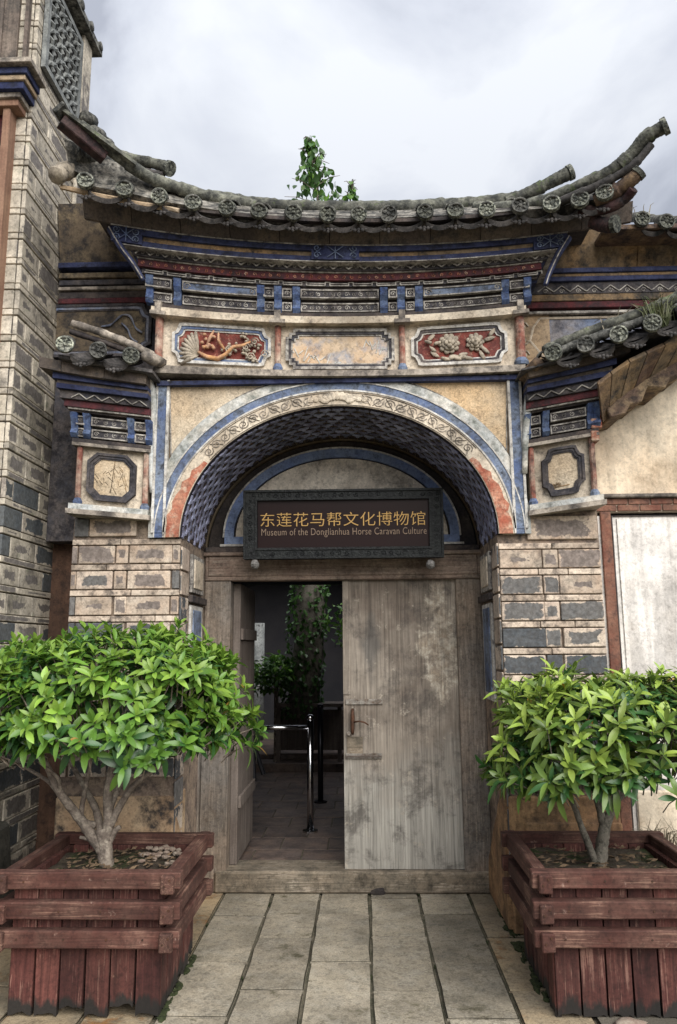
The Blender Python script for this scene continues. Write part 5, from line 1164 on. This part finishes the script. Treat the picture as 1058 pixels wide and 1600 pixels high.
# ================================================================== COURTYARD BEHIND THE DOOR
rm = empty('passage', 'dark roofed passage seen through the open left door leaf', 'passage')
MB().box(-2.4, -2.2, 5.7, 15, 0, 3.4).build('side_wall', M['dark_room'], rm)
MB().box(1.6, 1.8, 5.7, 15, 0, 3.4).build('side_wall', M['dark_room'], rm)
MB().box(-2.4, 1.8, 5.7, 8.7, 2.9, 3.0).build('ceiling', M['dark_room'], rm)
MB().box(-2.4, 1.8, 12.6, 15, 3.3, 3.4).build('ceiling', M['dark_room'], rm)  # unseen ceiling added; gap in front left to light the plants dimly
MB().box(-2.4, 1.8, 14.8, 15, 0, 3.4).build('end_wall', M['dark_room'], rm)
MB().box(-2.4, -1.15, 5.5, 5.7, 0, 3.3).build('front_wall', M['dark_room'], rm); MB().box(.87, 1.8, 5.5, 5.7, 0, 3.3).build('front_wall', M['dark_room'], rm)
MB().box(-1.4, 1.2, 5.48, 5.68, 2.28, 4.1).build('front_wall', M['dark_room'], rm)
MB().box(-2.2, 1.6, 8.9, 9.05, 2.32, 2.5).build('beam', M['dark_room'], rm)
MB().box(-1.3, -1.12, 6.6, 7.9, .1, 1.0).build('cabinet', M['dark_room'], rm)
col_ = at(400, 1000, 11.5); mb = MB(); mb.tube([(col_.x, 11.5, .25), (col_.x, 11.5, 1.95)], .13, 14); mb.build('pillar', M['lattice'], smooth=True, label='pale round pillar standing in the dark courtyard behind the door', cat='pillar')
def stanchion(p, h, m, label, bend=None):
    s_ = empty('barrier_post', label, 'barrier post', 'steel barrier posts in the passage')
    MB().tube([p+Vector((0, 0, .1)), p+Vector((0, 0, h))], .028, 14).build('post', m, s_, smooth=True)
    MB().blob(p+Vector((0, 0, h+.01)), .034, .034, .028, None, 12, 8).build('post_cap', m, s_, smooth=True)
    MB().tube([p+Vector((0, 0, .1)), p+Vector((0, 0, .115))], .065, 14).build('post_base', m, s_)
    return s_
p1_ = atz(485, 1300, .1); p1_.z = 0; s1_ = stanchion(p1_, 1.0, M['steel'], 'front polished steel barrier post with its rail behind the open door')
MB().tube([p1_+Vector((0, 0, .93)), p1_+Vector((-.62, 0, .93))], .02, 12).build('rail', M['steel'], s1_, smooth=True)
p2_ = atz(501, 1254, .1); p2_.z = 0; stanchion(p2_, 1.0, M['steel_dark'], 'second darker barrier post standing just behind the first')
p3_ = atz(519, 1180, .25); p3_.z = .25
tb = empty('bench', 'dark wooden bench in the shade deep inside the courtyard', 'bench')
MB().box(-1.1, -.25, 9.7, 10.1, .86, .9).build('seat', M['leaf_wood'], tb); [MB().box(q, q+.05, 9.75, 9.8, .2, .86).build('leg', M['leaf_wood'], tb) for q in (-1.08, -.32)]; MB().box(-1.1, -.25, 10.06, 10.1, .3, .8).build('back_panel', M['leaf_wood'], tb)
tr = empty('turnstile_arm', 'dark slanted barrier arms beside the left door leaf', 'barrier')
MB().tube([at(388, 1130, 6.6), at(395, 1175, 6.6), at(397, 1220, 6.6)], .022, 8).build('arm', M['steel_dark'], tr); MB().tube([at(390, 1140, 6.7), at(412, 1210, 6.7)], .02, 8).build('arm', M['steel_dark'], tr)

# ================================================================== PLANTERS
def planter(name, cx, cy, w, d, label, lx=False):
    pt = empty(name, label, 'planter', 'red stained timber planters flanking the door')
    x0, x1, y0, y1 = cx-w/2, cx+w/2, cy-d/2, cy+d/2; hr = .072; t = .058; rr = random.Random(int(cx*100))
    for k, zt in enumerate((.61, .487, .372)):
        ov = .055; ins = -.0+.0*k
        for y_, s_ in ((y0, -1), (y1, 1)):
            mb = MB(); mb.box(x0-ov, x1+ov, y_-t/2, y_+t/2, zt-hr, zt); j = rr.uniform(-.004, .004)
            for v in mb.v: v.z += j+(rr.uniform(-.003, .003)); v.y += rr.uniform(-.002, .002)
            mb.build('rail', M['rail'], pt, bevel=.005)
        for x_ in (x0, x1):
            mb = MB(); mb.box(x_-t/2, x_+t/2, y0-ov, y1+ov, zt-hr-.012, zt-.006)
            for v in mb.v: v.z += rr.uniform(-.002, .002)
            r_ = mb.build('rail', M['rail_y'], pt, bevel=.005)
            if lx and x_ == x1 and k < 2: MB().box(x_-t/2+.003, x_+t/2-.003, y0-ov-.002, y0-ov+.01, zt-hr-.006, zt-.01).build('rail_end', M['rail_end'], r_)
    for k, zt in enumerate((.61, .487, .372)):
        for x_ in (x0, x1):
            for q in (-.012, .012): MB().tube([(x_+q, y0-ov-.0005, zt-.035+q), (x_+q, y0-ov-.004, zt-.035+q)], .0045, 8).build('nail', M['rust'], pt)
        for q in range(4): x_ = x0+.09+(w-.18)*q/3+rr.uniform(-.02, .02); MB().tube([(x_, y0-t/2-.0002, zt-.036), (x_, y0-t/2-.0035, zt-.036)], .0042, 8).build('nail', M['rust'], pt)
    # planks
    def plank(a, b, along, fixed, s_):
        zz = rr.uniform(.0, .012) if rr.random() < .8 else rr.uniform(.02, .045)
        tp = .012
        mb = MB()
        n = 5
        poly = [(a+.002+rr.uniform(0, .002), .56), (a+.004+rr.uniform(0, .004), zz)]
        for q in range(1, n): poly.append((a+(b-a)*q/n, zz+rr.uniform(-.0, .018)))
        poly += [(b-.004-rr.uniform(0, .004), zz), (b-.002, .56)]
        if along == 'x': mb.prism(poly, lambda u, v, w: Vector((u, w, v)), fixed, fixed+.028*s_)
        else: mb.prism(poly, lambda u, v, w: Vector((w, u, v)), fixed, fixed+.028*s_)
        mb.build('plank', M['plank'], pt)
    e = .035; nx = max(6, round((w-2*e)/.108)); stp = (w-2*e)/nx
    for i in range(nx):
        plank(x0+e+i*stp, x0+e+(i+1)*stp, 'x', y0+e-.008+rr.uniform(-.002, .002), 1); plank(x0+e+i*stp, x0+e+(i+1)*stp, 'x', y1-e, -1)
    ny = round((d-2*e)/.108); stp = (d-2*e)/ny
    for i in range(ny):
        plank(y0+e+i*stp, y0+e+(i+1)*stp, 'y', x0+e+rr.uniform(-.002, .002), 1); plank(y0+e+i*stp, y0+e+(i+1)*stp, 'y', x1-e+rr.uniform(-.002, .002), -1)
    MB().box(x0+.08, x1-.08, y0+.09, y1-.09, .03, .5).build('liner', M['rail_end'], pt)
    return pt, (x0+.07, x1-.07, y0+.07, y1-.07)
pA, bA = planter('wooden_planter', -1.25, 3.985, .75, .73, 'reddish timber planter of crossed rails at the left of the door')
pB, bB = planter('wooden_planter', 1.165, 4.01, .75, .73, 'reddish timber planter of crossed rails at the right of the door')
for (b_, nm, lab, seed) in ((bA, 'soil', 'dark soil with pebbles filling the left planter', 1), (bB, 'soil', 'dark soil with moss filling the right planter', 2)):
    rr = random.Random(seed); mb = MB(); n = 16; x0, x1, y0, y1 = b_; vs = []
    for j in range(n+1):
        for i in range(n+1):
            x_, y_ = x0+(x1-x0)*i/n, y0+(y1-y0)*j/n; vs.append((x_, y_, .535+.03*noise.noise(Vector((x_*6, y_*6, seed)))))
    mb.add(vs, [(j*(n+1)+i, j*(n+1)+i+1, (j+1)*(n+1)+i+1, (j+1)*(n+1)+i) for j in range(n) for i in range(n)]); mb.build(nm, M['soil'], kind='stuff', label=lab, smooth=True)
    mb = MB(); mb2 = MB()
    for k in range(230):
        x_, y_ = rr.uniform(x0+.02, x1-.02), rr.uniform(y0+.02, y1-.02); a_ = rr.uniform(0, 6.3); l_ = rr.uniform(.012, .03); z_ = .548+.03*noise.noise(Vector((x_*6, y_*6, seed)))
        c_, s_ = math.cos(a_)*l_, math.sin(a_)*l_; mb.add([(x_-c_, y_-s_, z_), (x_-s_*.35, y_+c_*.35, z_+rr.uniform(0, .01)), (x_+c_, y_+s_, z_+rr.uniform(0, .012)), (x_+s_*.35, y_-c_*.35, z_)], [(0, 1, 2, 3)])
    mb.build('leaf_litter', M['litter'], kind='stuff', label=('dry leaf litter on the soil of the left planter' if seed == 1 else 'dry leaf litter on the soil of the right planter'))
    if seed == 1:
        for k in range(26): x_ = rr.uniform(-1.15, -.93); y_ = rr.uniform(3.95, 4.28); mb2.blob((x_, y_, .555), rr.uniform(.012, .024), rr.uniform(.01, .018), .01, None, 6, 4, .25)
        mb2.build('pebbles', M['pebble'], kind='stuff', label='pale pebbles heaped in the left planter')
MB().blob((1.12, 3.6, .012), .07, .04, .018, None, 9, 5, .15).build('flat_stone', M['pebble'], smooth=True, label='flat pale stone under the front of the right planter', cat='stone')

# ================================================================== SHRUBS
def leaf_mesh(name, m, L_, w, curl):
    mb = MB(); vs = []; n = 5
    prof = [.14, .5, .88, 1.0, .76, .1]
    for i in range(n+1):
        t = i/n; y = L_*t; z = -curl*L_*t*t; ww = w/2*prof[i]; vs += [(-ww, y, z+.22*ww), (0, y, z-.1*ww), (ww, y, z+.22*ww)]
    fs = []
    for i in range(n): a = i*3; fs += [(a, a+3, a+4, a+1), (a+1, a+4, a+5, a+2)]
    mb.add(vs, fs); return mb
def shrub(name, label, base, crown, trunkfn, mats, nros, leafL, bark, seed, view=Vector((0, 0, 1.6)), gap=.0):
    rr = random.Random(seed); root = empty(name, label, 'shrub', 'potted shrubs flanking the door')
    cx, cy, cz, rx_, ry_, rz_ = crown
    trunkfn(root, rr, bark)
    protos = {}
    for mk in sorted(set(mats) | {'leaf_yellow'}):
        for v in range(3): protos[(mk, v)] = leaf_mesh('leaf', M[mk], leafL*(.85, 1.0, 1.15)[v], leafL*(.4 if seed == 5 else .33), (.1, .35, .7)[v])
    meshes = {}
    leaves = []
    twigs = MB()
    for k in range(nros):
        # point in the flattened dome, mostly near its surface
        while True:
            d = Vector((rr.gauss(0, 1), rr.gauss(0, 1), rr.gauss(0, 1))).normalized()
            if d.z > -.55: break
        q = rr.uniform(.55, 1.0)**.5
        # superellipsoid: flat top
        e = .72; sx = math.copysign(abs(d.x)**e, d.x); sy_ = math.copysign(abs(d.y)**e, d.y); sz = math.copysign(abs(d.z)**e, d.z)
        lump = 1+.13*noise.noise(Vector((d.x*2.2+seed, d.y*2.2, d.z*2.2)))*2
        if rr.random() < .08: lump *= 1.08
        p = Vector((cx+sx*rx_*q*lump, cy+sy_*ry_*q*lump, cz+sz*rz_*q*lump))
        if gap and noise.noise(Vector((p.x*5+seed, p.y*5, p.z*5))) > .32 and d.z < .2: continue
        out = Vector((d.x*.8, d.y*.8, d.z*.8+.55)).normalized()
        out = (out+Vector((rr.uniform(-.4, .4), rr.uniform(-.4, .4), rr.uniform(-.2, .4)))).normalized()
        x_ = out.orthogonal().normalized(); y_ = out.cross(x_); nl = rr.randint(7, 10); a0 = rr.uniform(0, 6.28)
        outer_ = q > .86
        for i in range(nl):
            a = a0+i*2.399; el = rad(18+58*i/nl+rr.uniform(-8, 8)) 
            dir_ = ((x_*math.cos(a)+y_*math.sin(a))*math.cos(el)+out*math.sin(el)).normalized()
            side = dir_.cross(out).normalized(); up = side.cross(dir_)
            inner_ = i/nl
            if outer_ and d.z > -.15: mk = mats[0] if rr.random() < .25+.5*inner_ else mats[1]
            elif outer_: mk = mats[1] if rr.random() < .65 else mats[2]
            else: mk = mats[2] if rr.random() < .6 else mats[1]  # darker leaves inside the crown put its inner shade into leaf colour
            if rr.random() < .004: mk = 'leaf_yellow'
            s_ = rr.uniform(.62, 1.15)*(1-.3*inner_)
            o = p+out*(.004*i)
            mw = Matrix(((side.x, dir_.x, up.x, o.x), (side.y, dir_.y, up.y, o.y), (side.z, dir_.z, up.z, o.z), (0, 0, 0, 1))) @ Matrix.Scale(s_, 4)
            dv_ = (o-view); vis = d.dot(-dv_.normalized())
            leaves.append((-(s_*1.4+vis*1.5+q*2), mk, rr.randrange(3), mw))
        twigs.tube([p+out*.01, p-out*.07, p-out*.13+Vector((0, 0, -.02))], [.0025, .003, .0035], 4, caps=False)
    twigs.build('twigs', bark, root, kind='stuff')
    leaves.sort(key=lambda l: l[0])
    for k, (_, mk, v, mw) in enumerate(leaves[:290]):
        key = (mk, v)
        if key not in meshes: meshes[key] = protos[key].mesh('leaf', M[mk], smooth=True)
        link('leaf', meshes[key], root, mw)
    rest = {}
    for (_, mk, v, mw) in leaves[290:]:
        mb = rest.setdefault(mk, MB()); pr_ = protos[(mk, v)]; mb.add([mw @ q for q in pr_.v], pr_.f)
    for mk, mb in rest.items(): mb.build('foliage', M[mk], root, smooth=True, kind='stuff')
    return root
def limb(root, bark, pts, r, name='branch', n=8):
    P_ = dens([Vector(p) for p in pts], 5); m_ = len(P_); mb = MB(); mb.tube(P_, [.82*(r[0]+(r[1]-r[0])*i/(m_-1)) for i in range(m_)], n, jit=.09); return mb.build(name, bark, root, smooth=True)
TY = 4.02
def tL(root, rr, bark):
    q = lambda a, b, y=TY: at(a, b, y)
    t = limb(root, bark, [q(166, 1362), q(165, 1335), q(163, 1315), q(160, 1295)], (.048, .042), 'trunk', 10)
    limb(t, bark, [q(162, 1330), q(140, 1300), q(122, 1275, 4.0), q(95, 1240, 3.95), q(75, 1200, 3.95), q(55, 1160, 3.9)], (.04, .014))
    limb(t, bark, [q(122, 1275, 4.0), q(108, 1262, 4.03), q(80, 1225, 4.06), q(50, 1205, 4.1), q(30, 1195, 4.1)], (.02, .008))
    limb(t, bark, [q(165, 1310), q(170, 1280), q(168, 1240), q(175, 1195, 4.05), q(180, 1150, 4.08)], (.038, .016))
    limb(t, bark, [q(172, 1290), q(190, 1255, 4.0), q(212, 1225, 3.96), q(238, 1205, 3.92), q(265, 1180, 3.9)], (.026, .01))
    limb(t, bark, [q(158, 1300), q(150, 1265, 4.08), q(135, 1235, 4.12), q(118, 1205, 4.15), q(100, 1170, 4.2)], (.026, .012))
    limb(t, bark, [q(150, 1290), q(128, 1278, 4.02), q(132, 1240, 4.0), q(140, 1200, 4.0), q(145, 1160, 3.98)], (.02, .009))
    limb(t, bark, [q(170, 1270), q(185, 1230, 4.1), q(200, 1200, 4.15), q(225, 1160, 4.2)], (.022, .01))
    limb(t, bark, [q(95, 1240, 3.95), q(90, 1215, 3.9), q(60, 1190, 3.85)], (.014, .007))
    limb(t, bark, [q(170, 1318), q(180, 1298), q(188, 1292)], (.02, .014)); limb(t, bark, [q(158, 1322), q(140, 1312), q(125, 1308)], (.015, .01))
def tR(root, rr, bark):
    q = lambda a, b, y=TY: at(a, b, y)
    t = limb(root, bark, [q(938, 1352), q(940, 1325), q(944, 1300), q(948, 1275)], (.042, .034), 'trunk', 10)
    limb(t, bark, [q(930, 1350), q(920, 1320, 3.98), q(908, 1290, 3.95), q(898, 1262, 3.92), q(885, 1235, 3.9), q(870, 1200, 3.9)], (.024, .012))
    limb(t, bark, [q(946, 1290), q(960, 1250), q(968, 1215, 4.0), q(975, 1170, 4.0)], (.03, .014))
    limb(t, bark, [q(942, 1285), q(935, 1255), q(925, 1225, 4.05), q(915, 1180, 4.1)], (.026, .012))
    limb(t, bark, [q(958, 1255), q(985, 1225, 4.0), q(1010, 1205, 3.98), q(1045, 1195, 3.95), q(1080, 1185, 3.95)], (.02, .009))
    limb(t, bark, [q(985, 1225, 4.0), q(1000, 1195, 4.05), q(1030, 1165, 4.1), q(1058, 1130, 4.1)], (.014, .007))
    limb(t, bark, [q(955, 1265), q(975, 1238, 4.06), q(985, 1200, 4.1)], (.018, .01))
shrub('potted_shrub', 'spreading broadleaf shrub with pale forked trunk in the left planter', None, (-1.31, 4.0, 1.31, .66, .48, .33), tL, ('leaf_new', 'leaf_mid', 'leaf_old_shade'), 900, .086, M['bark'], 5)
shrub('potted_shrub', 'yellowish green shrub with narrower leaves in the right planter', None, (1.24, 4.0, 1.11, .57, .42, .315), tR, ('leaf_newr', 'leaf_midr', 'leaf_old_shade'), 620, .098, M['bark_r'], 9, gap=1)

# ---- sapling seen above the roof
def sapling(name, label, pts, spread, n, seed):
    rr = random.Random(seed); root = empty(name, label, 'tree', 'young trees behind the roof'); P_ = dens([at(*p) for p in pts], 5)
    MB().tube(P_, [.012-.009*i/(len(P_)-1) for i in range(len(P_))], 6).build('trunk', M['bark'], root, smooth=True)
    tw = MB()
    for k in range(22):
        t = rr.random(); c = P_[int(t*(len(P_)-1))]; a = rr.uniform(0, 6.28); l_ = spread*(1-t)*.9+.05
        tw.tube([c, c+Vector((math.cos(a)*l_*.6, math.sin(a)*l_*.6, .04)), c+Vector((math.cos(a)*l_, math.sin(a)*l_, .03))], [.005, .004, .002], 4)
    tw.build('twigs', M['bark'], root, kind='stuff')
    ms = [leaf_mesh('leaf', M['sap_leaf'], .06, .042, .4).mesh('leaf', M['sap_leaf'], smooth=True), leaf_mesh('leaf', M['leaf_mid'], .055, .038, .3).mesh('leaf', M['leaf_mid'], smooth=True)]
    for k in range(n):
        t = rr.random()**.8; i = min(int(t*(len(P_)-1)), len(P_)-1); c = P_[i]; r_ = spread*(1-t)**.9*(.55+.6*abs(math.sin(t*17+seed)))+.02; a = rr.uniform(0, 6.28)
        p = c+Vector((math.cos(a)*r_*rr.uniform(.2, 1), math.sin(a)*r_*rr.uniform(.2, 1), rr.uniform(-.06, .04)))
        eu = Euler((rr.uniform(-1.7, -.3), rr.uniform(-.5, .5), rr.uniform(0, 6.28)))
        link('leaf', ms[0 if rr.random() < .7 else 1], root, Matrix.Translation(p) @ eu.to_matrix().to_4x4() @ Matrix.Scale(rr.uniform(.7, 1.2), 4))
    return root
sapling('sapling', 'slender green sapling rising behind the middle of the curved roof', [(500, 345, 5.2), (495, 300, 5.2), (488, 255, 5.2), (484, 214, 5.2)], .3, 298, 3)
sapling('sapling', 'small leafy sprig just right of the tall sapling behind the roof', [(546, 350, 5.15), (547, 320, 5.15), (549, 288, 5.15)], .09, 80, 4)
def tuft(label, name, pts, n, h, seed, m='grass'):
    rr = random.Random(seed); mb = MB()
    for k in range(n):
        p = Vector(rr.choice(pts))+Vector((rr.uniform(-.05, .05), rr.uniform(-.04, .04), 0)); a = rr.uniform(0, 6.28); l_ = h*rr.uniform(.5, 1.1); b_ = rr.uniform(.1, .7)
        q1 = p+Vector((math.cos(a)*l_*b_*.3, math.sin(a)*l_*b_*.3, l_*.6)); q2 = p+Vector((math.cos(a)*l_*b_, math.sin(a)*l_*b_, l_*rr.uniform(.5, .95)))
        mb.tube([p, q1, q2], [.0034, .0028, .001], 3, caps=False)
    mb.build(name, M[m], kind='stuff', label=label)
tuft('green grass growing on the right lower wing roof', 'grass_tuft', [at(1018, 505, 4.35), at(1030, 500, 4.3), at(1040, 512, 4.3)], 110, .2, 1)
tuft('dry stalks growing on the right lower wing ridge', 'dry_stalks', [at(950, 520, 4.45), at(975, 510, 4.45), at(1010, 498, 4.4)], 26, .16, 2, 'drygrass')
tuft('thin dry stalks on the far right upper eave', 'dry_stalks', [at(1010, 335, 4.6), at(985, 335, 4.65)], 10, .09, 3, 'drygrass')
tuft('grey weeds behind the right planter', 'weeds', [(1.62, 4.55, .45), (1.7, 4.5, .45), (1.8, 4.5, .45), (1.56, 4.5, .42)], 160, .2, 5, 'drygrass')
# courtyard plants
def bush(label, name, c, r, n, seed, m=('leaf_old_shade', 'sap_leaf')):
    rr = random.Random(seed); root = empty(name, label, 'plant', 'plants in the dark courtyard')
    pr_ = leaf_mesh('leaf', M[m[0]], .09, .045, .3); mbs = [MB(), MB()]
    for k in range(n):
        d = Vector((rr.gauss(0, 1), rr.gauss(0, 1), rr.gauss(0, 1))).normalized(); p = Vector((c[0]+d.x*r[0]*rr.random()**.4, c[1]+d.y*r[1]*rr.random()**.4, c[2]+d.z*r[2]*rr.random()**.4))
        mw = Matrix.Translation(p) @ Euler((rr.uniform(-1, 1), rr.uniform(-.6, .6), rr.uniform(0, 6.28))).to_matrix().to_4x4(); mbs[k % 2].add([mw @ q for q in pr_.v], pr_.f)
    for q, mb in enumerate(mbs): mb.build('foliage', M[m[q]], root, kind='stuff')
    MB().tube([(c[0], c[1], .2), (c[0], c[1], c[2])], .03, 6).build('stem', M['bark'], root)
    return root
bc = at(432, 1052, 9.8); bush('round green bush in the courtyard left of the ivy clad trunk', 'courtyard_bush', (bc.x, 9.8, bc.z), (.3, .3, .26), 420, 1, ('leaf_mid', 'sap_leaf'))
bc = at(392, 1058, 10.2); bush('low dark bush beside the pale pillar in the courtyard', 'courtyard_bush', (bc.x, 10.2, bc.z), (.22, .25, .25), 220, 2)
bc = at(530, 975, 9.6); bush('leafy shrub behind the closed door leaf edge', 'courtyard_bush', (bc.x+.1, 9.6, bc.z), (.28, .3, .3), 160, 3, ('leaf_mid', 'sap_leaf'))
iv = empty('ivy_tree', 'old tree trunk wrapped in ivy in the dark courtyard', 'tree')
pa, pb = at(470, 1120, 9.9), at(485, 900, 9.9); MB().tube(dens([pa, pa.lerp(pb, .5)+Vector((.04, 0, 0)), pb], 5), .2, 10, jit=.1).build('trunk', M['bark_r'], iv, smooth=True)
rr = random.Random(6); mb = MB(); pr_ = leaf_mesh('leaf', M['sap_leaf'], .06, .045, .2)
for k in range(600):
    t = rr.random(); c = pa.lerp(pb, t); a = rr.uniform(3.0, 6.5); p = c+Vector((math.cos(a)*.24, math.sin(a)*.24, 0)); mw = Matrix.Translation(p) @ Euler((rr.uniform(-1.5, 0), rr.uniform(-.5, .5), rr.uniform(0, 6.28))).to_matrix().to_4x4(); mb.add([mw @ q for q in pr_.v], pr_.f)
mb.build('ivy', M['sap_leaf'], iv, kind='stuff')
